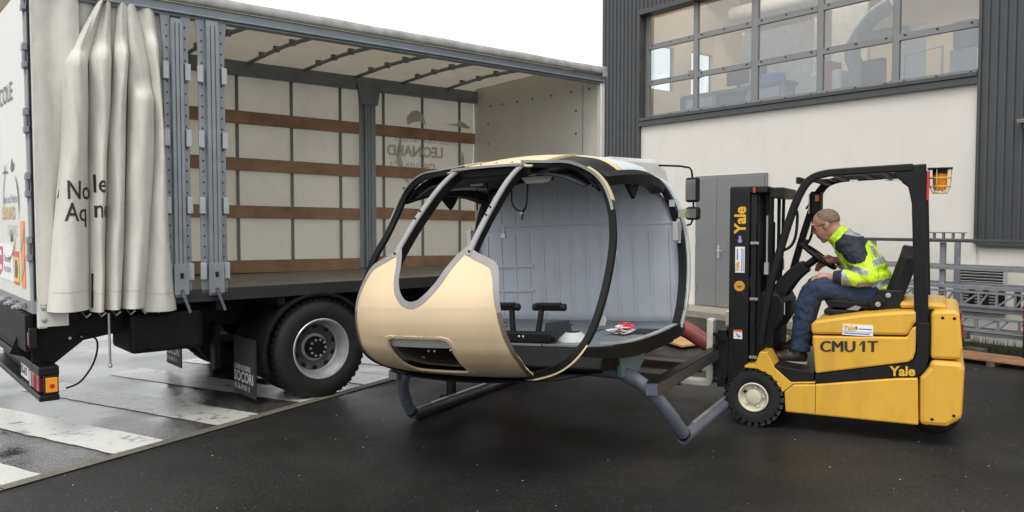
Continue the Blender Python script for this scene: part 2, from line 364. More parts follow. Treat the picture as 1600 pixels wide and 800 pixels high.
# ---------- upper room behind the glazing
ROOM = mat('room_wall_warm', (.58, .50, .38), .9, var=.03); CEIL = mat('room_ceiling', (.60, .55, .46), .9, var=.03); RFL = mat('room_floor', (.30, .32, .34), .6)
rm = MB().box(-.93, 6.6, 5.4, 5.5, 3.1, 4.3).box(-.93, .3, 5.4, 5.5, 4.3, 5.5).box(1.0, 2.0, 5.4, 5.5, 4.3, 5.5).box(2.6, 6.6, 5.4, 5.5, 4.3, 5.5).box(-.93, 6.6, 5.4, 5.5, 5.5, 6.9)
rm.build('room_back_wall', ROOM, bld); MB().box(-.99, -.93, .25, 5.5, 3.1, 4.25).box(-.99, -.93, .25, 1.2, 4.25, 5.15).box(-.99, -.93, 1.95, 2.5, 4.25, 5.15).box(-.99, -.93, 3.2, 5.5, 4.25, 5.15).box(-.99, -.93, .25, 5.5, 5.15, 6.9).build('room_side_wall', ROOM, bld); MB().box(6.6, 6.7, .25, 5.5, 3.1, 6.9).build('room_side_wall', ROOM, bld)
MB().box(-.99, 6.7, .25, 5.5, 6.9, 7.0).build('room_ceiling', CEIL, bld); MB().box(-.99, 6.7, .25, 5.5, 3.0, 3.12).build('room_floor', RFL, bld)
TAN = mat('room_beam', (.55, .36, .17), .7)
for y in (1.3, 2.7, 4.1): MB().box(-.93, 6.6, y, y+.14, 6.35, 6.6).build('room_beam', TAN, bld)
MB().box(2.9, 3.05, .3, 5.4, 5.95, 6.1).build('room_beam', TAN, bld)
LITE = emit('room_lamp_glow', (1, .87, .68), 17)
def inb(p): return bld.matrix_basis @ Vector(p)
for i, (x, y) in enumerate(((.8, 2.0), (3.0, 2.0), (5.2, 2.0), (1.8, 3.6), (4.2, 3.6))):
    t = thing('ceiling_lamp', ('warm ceiling panel lamp behind the leftmost window columns, near row', 'warm ceiling panel lamp behind the middle window column, near row', 'warm ceiling panel lamp behind the rightmost windows, near row', 'warm ceiling panel lamp in the far row, left of the two', 'warm ceiling panel lamp in the far row, right of the two')[i], 'lamp', inb((x, y, 6.75)), BROT, 'strip lamps in the upper room')
    MB().box(-.7, .7, -.17, .17, -.0, .1).build('housing', WHITE, t); MB().box(-.66, .66, -.15, .15, -.03, -.001).build('tube_lamp', LITE, t)
def room_thing(name, label, cat, x, y, z=3.12): return thing(name, label, cat, inb((x, y, z)), BROT)
BLUE = mat('blue_paint', (.05, .12, .38), .4); DKB = mat('dark_blue_grey', (.05, .065, .10), .45); LTG = mat('light_grey_panel', (.62, .64, .66), .5); MIDG = mat('mid_grey_panel', (.22, .24, .28), .5)
t = room_thing('partition', 'white partition panel standing behind the leftmost window columns', 'partition', 1.35, 2.2)
MB().box(-.75, .75, 0, .05, .1, 2.05).build('panel', LTG, t); MB().box(-.8, -.75, -.01, .06, 0, 2.1).box(.75, .8, -.01, .06, 0, 2.1).build('edge_frame', WHITE, t)
t = room_thing('control_cabinet', 'dark control cabinet with screens in front of the white partition', 'cabinet', 1.3, 1.2)
MB().box(-.5, .5, 0, .5, 0, .75).build('cabinet_body', DKB, t, bevel=.01)
MB().box(-.45, .02, .2, .25, .95, 1.3).rod((-.2, .22, .75), (-.2, .22, .95), .03).build('screen', BLACK, t); MB().box(.16, .4, .2, .24, 1.05, 1.22).rod((.28, .22, .75), (.28, .22, 1.05), .015).build('screen', BLACK, t)
t = room_thing('blue_cabinet', 'narrow blue cabinet at the left end of the upper room', 'cabinet', .25, 1.0)
MB().box(-.18, .18, 0, .45, 0, .8).build('cabinet_body', BLUE, t, bevel=.01); MB().box(-.16, .16, -.012, -.001, .05, .76).build('cabinet_door', DKB, t)
t = room_thing('handling_robot', 'dark jointed machine arm with pale housing in the middle window column', 'machine', 3.0, 1.9)
MB().lathe([(.0, 0), (.3, 0), (.3, .2), (.22, .5), (.2, .62), (0, .62)], (0, 0, 0), (0, 0, 1), 20).build('machine_base', DKB, t, smooth=40)
MB().tube(crom([(0, 0, .55), (.15, 0, .9), (.05, 0, 1.3), (.35, 0, 1.75), (.75, 0, 1.95)], 5), .13, 12).build('arm', MIDG, t, smooth=50)
MB().box(-.65, -.05, -.2, .2, .55, 1.0).build('housing', LTG, t, bevel=.05); MB().box(.3, 1.0, -.12, .12, 1.35, 1.55).build('tool_head', DKB, t, bevel=.03); MB().box(-.62, -.45, -.21, .2, .2, .55).build('side_box', mat('orange_box', (.6, .28, .04), .5), t, bevel=.01)
MB().box(-.36, -.2, -.23, .1, .3, 1.15).build('red_column', mat('dark_red', (.25, .02, .03), .5), t)
t = room_thing('trolley', 'pale tubular trolley behind the fourth window column', 'trolley', 4.55, 1.3)
MB().tube([(-.3, 0, 0), (-.3, 0, .95), (.25, 0, 1.0), (.25, 0, 0)], .018, 8).tube([(-.35, .3, 0), (-.3, .3, .6), (.25, .3, .62), (.3, .3, 0)], .018, 8).build('tube_frame', MIDG, t, smooth=50); MB().box(-.3, .25, 0, .3, .45, .48).build('shelf', MIDG, t)
t = room_thing('press_machine', 'blue grey machine with pale panels behind the rightmost windows', 'machine', 5.6, 1.4)
MB().box(-.75, .45, 0, .8, 0, .95).build('machine_body', MIDG, t, bevel=.03); MB().box(-.7, -.4, -.02, .5, .95, 1.35).build('column', DKB, t, bevel=.02); MB().box(.0, .4, -.02, .5, .95, 1.5).build('column', mat('slate_blue', (.12, .18, .30), .5), t, bevel=.02); MB().box(-.35, -.02, -.03, .1, .62, .9).build('panel', LTG, t); MB().box(.42, .46, -.05, .7, .3, 1.3).build('blue_guard', BLUE, t)
t = room_thing('operator_seat', 'black swivel seat in the upper room beside the jointed machine', 'chair', 3.75, 1.1)
MB().box(-.22, .22, -.2, .2, .42, .52).build('seat', BLACKP, t, bevel=.03); MB().box(-.2, .2, .17, .25, .5, .98).build('backrest', BLACKP, t, bevel=.03); MB().rod((0, 0, .05), (0, 0, .42), .03).build('stem', STEEL, t); MB().box(-.25, .25, -.03, .03, 0, .05).box(-.03, .03, -.25, .25, 0, .05).build('foot', BLACKP, t)
t = room_thing('workbench', 'dark blue workbench with drawers along the bottom of the left windows', 'workbench', 1.55, .62)
MB().box(-1.1, 1.1, 0, .35, .68, .74).build('bench_top', DKB, t); MB().box(-1.05, -.35, .02, .33, 0, .679).box(.3, 1.05, .02, .33, 0, .679).build('drawer_unit', mat('bench_blue', (.10, .14, .24), .5), t, bevel=.005)
for x in (-.7, .68):
    for z in (.12, .36, .58): MB().box(x-.28, x+.28, .004, .018, z-.08, z+.08).build('drawer', MIDG, t)
MB().rod((-.9, .1, .74), (-.9, .1, 1.05), .02).box(-1.0, -.78, .05, .16, 1.05, 1.2).build('bench_vice', BLACK, t); MB().box(.5, .9, .1, .3, .741, .92).build('tool_case', BLUE, t, bevel=.02)
t = room_thing('wall_board', 'white notice board leaning behind the second window column', 'board', 2.35, 3.0)
MB().box(-.35, .35, 0, .04, .3, 2.4).build('board_face', LTG, t); MB().box(-.38, -.35, -.01, .05, .2, 2.45).box(.35, .38, -.01, .05, .2, 2.45).build('board_edge', STEEL, t)
t = room_thing('overhead_duct', 'pale ventilation duct hanging below the ceiling of the upper room', 'duct', 3.0, 3.2, 5.6)
MB().tube([(-3.4, 0, .3), (-1.0, 0, .3), (.5, 0, .25), (3.2, 0, .25)], .17, 16).build('duct_pipe', LTG, t, smooth=50)
for x in (-2.4, -.4, 1.6): MB().rod((x, 0, .45), (x, 0, 1.28), .012).build('duct_hanger', STEEL, t)
t = room_thing('parts_shelf', 'tall grey shelf with dark boxes at the right end of the upper room', 'shelf', 5.35, 3.4)
for x in (-.7, .7): MB().box(x-.03, x+.03, 0, .4, 0, 2.2).build('shelf_side', MIDG, t)
for k, z in enumerate((.5, 1.0, 1.5, 2.0)):
    MB().box(-.67, .67, 0, .4, z-.02, z+.02).build('shelf_board', MIDG, t)
    for q in range(3): MB().box(-.6+q*.43, -.26+q*.43, .05, .35, z+.021, z+.22+.1*((q+k) % 2)).build('box', (DKB, BLUE, mat('tan_box', (.42, .30, .16), .6))[(q+k) % 3], t, bevel=.01)
# ---------- rack of galvanised steel in front of the low wall
def fin(x, y, z=0): return bld.matrix_basis @ Vector((x, y, z))
rk = thing('steel_rack', 'galvanised storage rack loaded with steel frames against the white wall', 'rack', fin(5.9, -.75), BROT)
ZS = (.24, .52, .78, 1.0)
for x in (-1.1, -.02, 1.15):
    for y in (-.16, .22): MB().box(x-.03, x+.03, y-.025, y+.025, 0, 1.3).build('upright', GALV, rk, bevel=.003)
for z in ZS:
    for y in (-.2, .25): MB().box(-1.3, 1.5, y-.02, y+.02, z-.022, z+.024).build('shelf_beam', GALV, rk, bevel=.003)
for y in (-.2, .25): MB().box(-1.3, 1.5, y-.03, y+.03, 1.305, 1.335).build('top_rail', CLADF, rk, bevel=.003)
for z in ZS[1:3]:
    for x in (-.8, -.4, .4, .8): MB().box(x-.02, x+.02, -.18, .23, z-.02, z+.02).build('cross_bar', GALV, rk)
def lattice(name, label, x0, x1, y, z0, z1, n, m=GALV, w=.018):
    t = thing(name, label, 'steel frame', fin((x0+x1)/2, y, z0), BROT, ); L_ = (x1-x0)/2; hh = z1-z0
    MB().box(-L_, L_, -w, w, 0, .025).build('chord', m, t); MB().box(-L_, L_, -w, w, hh-.025, hh).build('chord', m, t)
    for i in range(n):
        a = -L_+2*L_*i/n; b_ = -L_+2*L_*(i+1)/n
        MB().beam((a, 0, .02), (b_, 0, hh-.02) if i % 2 else ((a+b_)/2, 0, hh-.02), .02, .016, (0, 1, 0)).build('brace', m, t)
        MB().box(b_-.01, b_+.01, -w*.8, w*.8, .02, hh-.02).build('rung', m, t)
    return t
lattice('lattice_girder', 'galvanised lattice girder lying on the second shelf of the rack', 4.8, 6.9, -.98, .558, .74, 11)
lattice('lattice_girder', 'galvanised lattice girder lying on the lowest shelf of the rack', 5.2, 7.2, -.98, .278, .44, 9)
t = thing('short_ladder', 'short grey metal ladder lying on top of the rack', 'ladder', fin(5.92, -.95, 1.337), BROT)
for z in (0, .075): MB().box(-.26, .24, -.02, .02, z, z+.012).build('side_rail', FRAME, t)
for x in (-.235, -.13, -.02, .09, .2): MB().box(x-.012, x+.012, -.015, .015, .012, .075).build('rung', FRAME, t)
for i, x in enumerate((6.12, 6.28, 6.45, 6.62)):
    t = thing('jack_leg', ('first', 'second', 'third', 'fourth')[i]+' black jack leg from the left, hanging on the rack before the vent', 'jack', fin(x, -.68, .56), BROT, 'jack legs on the rack')
    MB().lathe([(0, 0), (.035, 0), (.035, .17), (.02, .18), (.02, .2), (0, .2)], (0, 0, 0), (0, 0, 1), 12).build('sleeve', BLACKP, t, smooth=40); MB().box(-.04, .04, -.04, .04, -.03, -.001).build('foot', STEEL, t)
DKW = mat('dark_weathered_wood', (.085, .062, .045), .8, var=.4, scale=8, bump=.4); RDW = mat('reddish_plank', (.24, .12, .06), .75, var=.3, scale=7, bump=.3)
random.seed(5)
for i, (x, y, z, l, a) in enumerate(((6.05, -1.05, .001, .34, 4), (6.28, -1.0, .001, .3, -8), (6.02, -1.02, .087, .3, 12), (6.1, -1.0, .172, .26, -3))):
    lab = ('dark timber block on the ground under the rack, nearest the forklift', 'dark timber block on the ground under the rack, right of its stack', 'middle timber block of the little stack under the rack', 'topmost timber block of the little stack under the rack')[i]
    t = MB().box(-l/2, l/2, -.05, .05, 0, .083).build('timber_block', DKW, None, bevel=.005); t.location = fin(x, y, z); t.rotation_euler = (0, 0, BROT+R(a)); tag(t, lab, 'timber')
plk = thing('plank_pallet', 'low pallet of reddish planks on the asphalt below the rack', 'pallet', fin(6.75, -1.45), BROT)
for i in range(5): MB().box(-.72, .72, -.24+i*.1, -.15+i*.1, .05, .07+.004*(i % 2)).build('plank', RDW, plk, bevel=.003)
for x in (-.6, 0, .6): MB().box(x-.04, x+.04, -.24, .25, 0, .049).build('bearer', DKW, plk)
bp_ = thing('marker_post', 'black post with red reflectors standing at the right edge of the yard', 'post', (5.62, 8.62, 0), R(-30))
MB().box(-.07, .07, -.06, .06, .04, .93).build('post_body', BLACKP, bp_, bevel=.012); MB().box(-.1, .1, -.1, .1, 0, .04).build('foot', BLACKP, bp_, bevel=.01)
REDP = mat('red_reflector', (.5, .02, .03), .25)
for z in (.62, .52, .42): MB().box(-.085, -.07, -.03, .03, z-.015, z+.015).build('reflector', REDP, bp_)
# grass tufts along the foot of the wall
GR = mat('moss_green', (.08, .12, .025), .8, var=.5, scale=20)
random.seed(9); g = MB()
for i in range(900):
    x = random.uniform(4.6, 8.6); y = random.uniform(-.55, .0); h_ = random.uniform(.03, .13); a = random.random()*6.3; w = .006
    b0 = Vector((x, y, 0)); d = Vector((math.cos(a)*w, math.sin(a)*w, 0)); tip = b0+Vector((random.uniform(-.04, .04), random.uniform(-.04, .04), h_))
    g.add([b0-d, b0+d, tip], [(0, 1, 2)])
g = g.build('grass', GR, None, fix=False); g.location = bld.location; g.rotation_euler = bld.rotation_euler; g['kind'] = 'stuff'; tag(g, 'rough grass along the foot of the white wall', 'grass')
# plywood offcuts and red tube lying behind the helicopter cabin
PLY = mat('plywood', (.52, .30, .14), .7, var=.18, scale=4, bump=.15)
p = MB().prism([(1.90, 10.1), (2.25, 10.75), (2.62, 10.0), (2.05, 9.62)], 2, .03, .055).build('plywood_sheet', PLY, None, bevel=.002); tag(p, 'pale plywood sheet on the ground behind the helicopter cabin', 'plywood')
p = MB().prism([(1.78+.16*math.cos(a)*1.2, 10.35+.2*math.sin(a)*1.6) for a in [k*6.283/16 for k in range(16)]], 2, .015, .03).build('plywood_offcut', PLY, None); tag(p, 'oval plywood offcut on the ground beside the plywood sheet', 'plywood')
for i, (x, y) in enumerate(((2.0, 10.05), (2.4, 10.1))):
    p = MB().box(x-.15, x+.15, y-.04, y+.04, 0, .028).build('batten', DKW, None); tag(p, ('left', 'right')[i]+' dark batten under the pale plywood sheet', 'timber')
# ================================================================ TRUCK
def translucent(name, col, tr):
    m = mat(name, col, .6, var=.05, scale=2.5, bump=.05, bscale=25, grime=tuple(c*.72 for c in col), gamt=.5, streak=2.2); n = m.node_tree; N = n.nodes; L = n.links
    b = N['Principled BSDF']; t = N.new('ShaderNodeBsdfTranslucent'); x = N.new('ShaderNodeMixShader'); x.inputs[0].default_value = tr
    L.new(b.inputs['Base Color'].links[0].from_socket, t.inputs[0]); o = N['Material Output']; L.new(b.outputs[0], x.inputs[1]); L.new(t.outputs[0], x.inputs[2]); L.new(x.outputs[0], o.inputs[0]); return m
SIDE = translucent('side_tarp_cream', (.71, .67, .58), .28); ROOFT = translucent('roof_tarp', (.50, .45, .36), .22)
tk = thing('curtain_side_truck', 'cream curtain-side truck with its near curtain drawn open', 'truck', (-3.33, 5.60, 0), R(40.172))
RAVE = mat('rave_black', (.016, .0165, .018), .5, var=.3, scale=4, grime=(.04, .037, .034), gamt=.5)
PLANKM = mat('grey_floor_plank', (.19, .165, .13), .7, var=.25, scale=5, bump=.2, grime=(.10, .09, .075), gamt=.6)
BULK = mat('bulkhead_white', (.66, .64, .58), .5, var=.03, grime=(.5, .48, .43), gamt=.4)
RAIL = mat('grey_rail', (.21, .235, .26), .45, .3, var=.14, grime=(.12, .125, .13), gamt=.5, streak=1.2)
SILL = mat('weathered_roof_edge', (.30, .295, .28), .7, var=.3, scale=7, bump=.2, grime=(.15, .15, .145), gamt=.7)
LX = 5.71
for i in range(8): MB().box(.02, LX-.03, .035+i*.295, .035+i*.295+.291, .92, .966).build('floor_plank', PLANKM, tk, bevel=.003)
MB().box(.0, LX+.02, .0, .032, .915, 1.02).build('side_rave', RAVE, tk, bevel=.006); MB().box(.0, LX+.02, 2.40, 2.44, .915, 1.0).build('side_rave', RAVE, tk, bevel=.006)
for i in range(11): MB().box(.2+i*.53, .26+i*.53, .04, 2.4, .84, .918).build('cross_bearer', CHASSIS, tk)
for y in (.78, 1.58): MB().box(.02, 7.3, y, y+.08, .62, .838).build('chassis_rail', CHASSIS, tk, bevel=.004)
# far curtain, its webbing straps and the timber side boards
MB().grid([[(x*.3, 2.425+.012*math.sin(x*2.1+z)*(.3 if z in (0, 11) else 1), .95+z*.2135) for x in range(20)] for z in range(12)]).build('far_curtain', SIDE, tk, smooth=60)
STRAP = mat('grey_webbing', (.19, .19, .185), .7, var=.15)
for x in (.57, 1.17, 1.775, 2.377, 3.023, 3.653, 4.26, 4.848, 5.453): MB().box(x-.019, x+.019, 2.403, 2.408, .97, 3.25).build('strap', STRAP, tk)
for z in (2.718, 2.185, 1.655, 1.04):
    for xa, xb in ((.2, 3.885), (4.115, 5.685)):
        za, zb = z+.012-.013*xa*.6, z+.012-.013*xb*.6; dz = .024 if z < 2.7 else .0
        za += dz; zb += dz*.2
        v = [(x, y, q+d) for x, q in ((xa, za), (xb, zb)) for y in (2.36, 2.385) for d in (-.072, .072)]
        MB().add(v, [(0, 1, 3, 2), (4, 6, 7, 5), (0, 4, 5, 1), (2, 3, 7, 6), (0, 2, 6, 4), (1, 5, 7, 3)]).build('side_board', WOODB, tk, bevel=.003)
# far wall print seen from inside, mirrored and faint
FAINT = mat('faint_print', (.50, .47, .41), .6)
text('LEONARD', .19, (5.18, 2.415, 2.40), (-1, 0, 0), (0, 0, 1), FAINT, tk, 'print', .006, lift=-.016)
text('DE VINCI', .17, (5.05, 2.415, 2.20), (-1, 0, 0), (0, 0, 1), FAINT, tk, 'print', 0, lift=-.016)
text('LYCEE DES METIERS', .115, (5.42, 2.415, 2.585), (-1, 0, 0), (0, 0, 1), FAINT, tk, 'print', 0, lift=-.016)
def arc_strip(cx, cz, r, a0, a1, w, y, nm, m, par, plane='xz', n=18):
    G = [[], []]
    for k in range(n+1):
        a = R(a0+(a1-a0)*k/n); ww = w*math.sin(math.pi*(k+.3)/(n+.6))
        for q, s_ in ((0, -1), (1, 1)):
            rr = r+s_*ww; G[q].append((cx+rr*math.cos(a), y, cz+rr*math.sin(a)) if plane == 'xz' else (y, cx+rr*math.cos(a), cz+rr*math.sin(a)))
    return MB().grid(G).build(nm, m, par)
arc_strip(5.0, 2.42, .52, 150, 232, .035, 2.399, 'print', FAINT, tk); arc_strip(5.0, 2.42, .5, -70, 10, .05, 2.399, 'print', FAINT, tk)
MB().add([(4.62, 2.399, 2.80), (4.60, 2.399, 2.90), (4.68, 2.399, 2.98), (4.76, 2.399, 3.0), (4.86, 2.399, 2.95), (4.90, 2.399, 2.82), (4.80, 2.399, 2.86), (4.7, 2.399, 2.84)], [(0, 1, 2, 3, 4, 5, 6, 7)]).build('print', FAINT, tk)
MB().add([(5.2, 2.399, 2.86), (5.62, 2.399, 2.82), (5.62, 2.399, 2.85), (5.45, 2.399, 2.93), (5.4, 2.399, 2.87)], [(0, 1, 2, 3, 4)]).build('print', FAINT, tk)
# pillars
def pillar(x0, x1, y, zt, zb, far=False):
    s = -1 if far else 1; w = x1-x0; a, b = x0+w*.27, x1-w*.27
    fl = MB().box(x0, a, y+.0, y+.012, zb, zt-.25).box(b, x1, y+.0, y+.012, zb, zt-.25)
    fl.prism([(x0-.02, zt), (a, zt), (a, zt-.25), (x0, zt-.25)], 1, y, y+.012).prism([(b, zt), (x1+.02, zt), (x1, zt-.25), (b, zt-.25)], 1, y, y+.012)
    P = fl.build('pillar', GALV, tk, bevel=.002)
    ch = MB().box(a, b, y-.03, y+.05, zb-.02, zt-.03)
    for t in (0, .36, .72): ch.box(a+(b-a)*t, a+(b-a)*(t+.28), y-.042, y-.029, zb, zt-.06)
    ch.build('channel', GALV, P, bevel=.003)
    if not far:
        hl = MB()
        for x in ((x0+a)/2, (x1+b)/2):
            z = zb+.2
            while z < zt-.05: hl.lathe([(0, -.0022), (.0075, -.002), (.0075, 0)], (x, y, z), (0, 1, 0), 6); z += .085
        hl.build('hole_row', BLACK, P)
        LG = mat('cleat_grey', (.40, .42, .44), .5, .2)
        for z in (2.71, 2.20, 1.68, 1.16):
            for x in (x0+.012, x1-.012): MB().box(x-.022, x+.022, y-.028, y-.001, z-.065, z+.065).build('cleat', LG, P, bevel=.004)
        xm = (a+b)/2
        MB().box(a-.012, b+.012, y-.05, y-.043, zb+.0, zb+.24).build('latch_plate', GALV, P, bevel=.002); MB().box(xm-.012, xm+.012, y-.056, y-.0495, zb+.13, zb+.17).build('keyhole', BLACK, P)
        MB().beam((xm, y-.06, zb+.02), (xm+.05, y-.085, zb-.14), .022, .012, (0, 1, 0)).rod((xm, y-.06, zb+.03), (xm, y-.04, zb+.03), .016).build('latch_handle', mat('latch_dark', (.10, .10, .105), .4, .4), P, bevel=.002)
pillar(.875, 1.062, .0, 3.14, .985); pillar(1.135, 1.345, .0, 3.16, .985)
pillar(3.885, 4.115, 2.35, 3.22, .97, True)
MB().prism([(3.84, 3.24), (4.17, 3.24), (4.12, 2.99), (3.88, 2.99)], 1, 2.30, 2.318).build('pillar_head', RAIL, tk, bevel=.003)
# roof: rails, bows, tarpaulin, weathered edge
MB().box(.0, LX+.03, -.005, .07, 3.13, 3.235).box(.0, LX+.03, -.03, -.006, 3.15, 3.17).build('roof_rail', RAIL, tk, bevel=.01); MB().box(0, LX, 2.33, 2.42, 3.17, 3.33).build('roof_rail', RAIL, tk, bevel=.01)
G = []
for i in range(30):
    x = -.02+(LX+.08)*i/29; s = .004*math.sin(i*1.7)*math.sin(i*.61)
    G.append([(x, -.024, 3.236), (x, -.030+s*.3, 3.26), (x, -.027, 3.29+s), (x, -.0, 3.322+s), (x, .1, 3.35+s), (x, 1.2, 3.40+s), (x, 2.40, 3.37), (x, 2.455, 3.34), (x, 2.46, 3.22)])
MB().grid(G).build('roof_tarpaulin', [ROOFT], tk, smooth=50)
G = [[(x, y-.004, z) for x, y, z in r[:5]] for r in G]
MB().grid(G).build('roof_edge_flap', SILL, tk, smooth=40, solid=.004, soff=1)
MB().box(LX-.02, LX+.06, -.045, .05, 3.20, 3.33).build('corner_cap', SILL, tk, bevel=.02)
BOWS = ((1.11, 1.12), (1.71, 1.80), (2.31, 2.50), (2.93, 3.17), (3.57, 3.85), (4.15, 4.52), (4.76, 5.22), (.5, .5))
for xa, xb in BOWS:
    P = [(xa, .07, 3.215), ((xa+xb)/2, 1.2, 3.30), (xb, 2.36, 3.32)]
    bo = MB().tube(crom(P, 6), .021, 8).build('roof_bow', RAIL, tk, smooth=50)
    for t in (.2, .4, .6, .8): MB().box(xa+(xb-xa)*t-.03, xa+(xb-xa)*t+.03, .07+2.29*t-.02, .07+2.29*t+.02, 3.232+.09*t, 3.29+.09*t).build('bow_clip', RAIL, bo)
# front bulkhead
bk = MB().prism([(0, .93), (0, 3.325), (.1, 3.345), (1.2, 3.395), (2.38, 3.368), (2.44, 3.33), (2.44, .93)], 0, LX, LX+.04).build('bulkhead', BULK, tk)
for z in (1.2, 1.5, 1.8, 2.05, 2.3, 2.6, 2.87):
    for y in (.42, 2.1): MB().lathe([(0, -.008), (.015, -.006), (.017, 0)], (LX, y, z), (1, 0, 0), 8).build('screw', FRAME, bk)
for y in (.2, .5, .85, 1.2, 1.5, 1.8, 2.05): MB().lathe([(0, -.008), (.015, -.006), (.017, 0)], (LX, y, 3.1), (1, 0, 0), 8).build('screw', FRAME, bk)
MB().box(LX-.004, LX-.0005, .3, .305, .95, 3.16).build('panel_seam', FRAME, bk)
MB().box(LX-.03, LX+.045, -.01, .06, .93, 3.14).build('corner_post', WHITE, tk, bevel=.012); MB().tube([(LX-.03, -.02, 1.0), (LX-.03, -.02, 3.05), (LX-.02, 0, 3.12)], .012, 8).build('curtain_pole', WHITE, tk, smooth=50)
# rear: corner post, doors, hinges, decals
MB().box(.0, .055, .0, .06, .80, 3.2).build('corner_post', WHITE, tk, bevel=.005); MB().box(.0, .19, -.006, .006, .81, .97).build('corner_plate', WHITE, tk, bevel=.003)
for z in (.86, .945): MB().lathe([(0, -.016), (.018, -.012), (.02, -.006)], (.035, 0, z), (0, 1, 0), 10).build('bolt', STEEL, tk, smooth=40)
DOORW = mat('rear_door_white', (.62, .61, .57), .35, var=.03, grime=(.52, .5, .46), gamt=.35, streak=5)
rd = [MB().box(-.03, .0, y0, y1, .985, 3.2).build('rear_door', DOORW, tk, bevel=.004) for y0, y1 in ((.13, 1.235), (1.245, 2.36))]
MB().box(-.02, .02, .065, .125, .985, 3.2).build('door_seal', GALV, tk, bevel=.004); MB().box(-.012, .021, .045, .066, 1.0, 3.2).build('door_gap', BLACK, tk)
for z in (1.3, 1.75, 2.2, 2.65, 3.05):
    hg = MB().box(-.045, -.018, .05, .13, z-.02, z+.02).box(-.045, -.018, .05, .13, z+.1, z+.14).rod((-.034, .075, z-.03), (-.034, .075, z+.15), .014).build('hinge', GALV, tk, bevel=.002)
MB().box(-.025, .03, .06, 2.38, .90, .984).build('rear_sill', GALV, tk, bevel=.004)
FX = -.0335
GOLD = mat('gold_print', (.55, .38, .12), .5); DG = mat('dark_print', (.10, .10, .11), .5)
D0 = rd[0]
text("L'ECOLE", .19, (FX, .60, 2.475), (0, -1, 0), (0, 0, 1), GREYINK, D0, bold=.002, align='RIGHT', squeeze=1.3)
text('LEONARD', .135, (FX, 1.24, 1.575), (0, -1, 0), (0, 0, 1), GOLD, D0, bold=.003)
text('DE VINCI', .115, (FX, 1.0, 1.45), (0, -1, 0), (0, 0, 1), mat('pale_print', (.55, .52, .46), .5), D0)
text('Lycée des Métiers', .09, (FX, 1.16, 1.70), (0, -1, 0), (0, 0, 1), DG, D0)
arc_strip(.72, 1.66, .28, 120, 200, .018, FX-.002, 'emblem', DG, D0, 'yz'); arc_strip(.95, 1.62, .36, 200, 285, .016, FX-.002, 'emblem', GOLD, D0, 'yz')
arc_strip(.80, 1.70, .33, -20, 70, .012, FX-.002, 'emblem', DG, D0, 'yz')
MB().add([(FX, y, z) for y, z in ((.72, 1.93), (.62, 1.95), (.6, 2.0), (.66, 1.98), (.7, 2.04), (.78, 1.96))], [(0, 1, 2, 3, 4, 5)]).build('emblem', DG, D0)
MB().add([(FX, y, z) for y, z in ((1.2, 1.94), (.9, 1.93), (.9, 1.945), (1.06, 1.955), (1.06, 2.0), (1.075, 2.0), (1.08, 1.955))], [(0, 1, 2, 3, 4, 5, 6)]).build('emblem', DG, D0)
for y in (.83, .76): MB().add([(FX, y-.02, 1.40), (FX, y+.03, 1.40), (FX, y+.02, 1.48), (FX, y-.005, 1.5)], [(0, 1, 2, 3)]).build('emblem', DG, D0)
lb = MB().box(FX-.002, FX+.003, .76, 1.7, 1.09, 1.37).build('decal', mat('decal_white', (.78, .77, .74), .3), D0)
MB().add([(FX-.003, y, z) for y, z in ((1.56, 1.35), (1.22, 1.35), (1.22, 1.22), (1.26, 1.16), (1.39, 1.11), (1.52, 1.16), (1.56, 1.22))], [tuple(range(7))]).build('shield', mat('crest_red', (.5, .05, .12), .4), lb)
for y0, z0 in ((1.45, 1.24), (1.33, 1.30), (1.33, 1.18)): MB().box(FX-.005, FX-.003, y0-.04, y0+.04, z0-.02, z0+.02).build('shield_mark', mat('decal_white', (.78, .77, .74), .3), lb)
text('Nouvelle-', .085, (FX-.002, 1.17, 1.235), (0, -1, 0), (0, 0, 1), DG, lb); text('Aquitaine', .085, (FX-.002, 1.17, 1.155), (0, -1, 0), (0, 0, 1), DG, lb)
sk = MB().box(FX-.002, FX+.003, .50, .70, 1.08, 1.33).build('decal', mat('sticker_yellow', (.75, .48, .03), .4), D0)
MB().box(FX-.004, FX-.001, .50, .70, 1.29, 1.331).box(FX-.004, FX-.001, .50, .70, 1.08, 1.10).build('sticker_band', mat('sticker_red', (.6, .04, .04), .4), sk); MB().add([(FX-.004, y, z) for y, z in ((.67, 1.13), (.57, 1.13), (.54, 1.2), (.59, 1.27), (.66, 1.25))], [(0, 1, 2, 3, 4)]).build('sticker_figure', DG, sk)
ORA = mat('hazard_orange', (.80, .22, .05), .35); OLV = mat('hazard_olive', (.34, .30, .12), .35)
hz = MB().box(FX-.002, FX+.003, .25, .40, 1.07, 1.56).build('hazard_stripe', ORA, D0)
for i in range(2):
    z = 1.10+i*.22; MB().add([(FX-.004, .40, z), (FX-.004, .25, z+.12), (FX-.004, .25, z+.2), (FX-.004, .40, z+.08)], [(0, 1, 2, 3)]).build('hazard_band', OLV, hz)
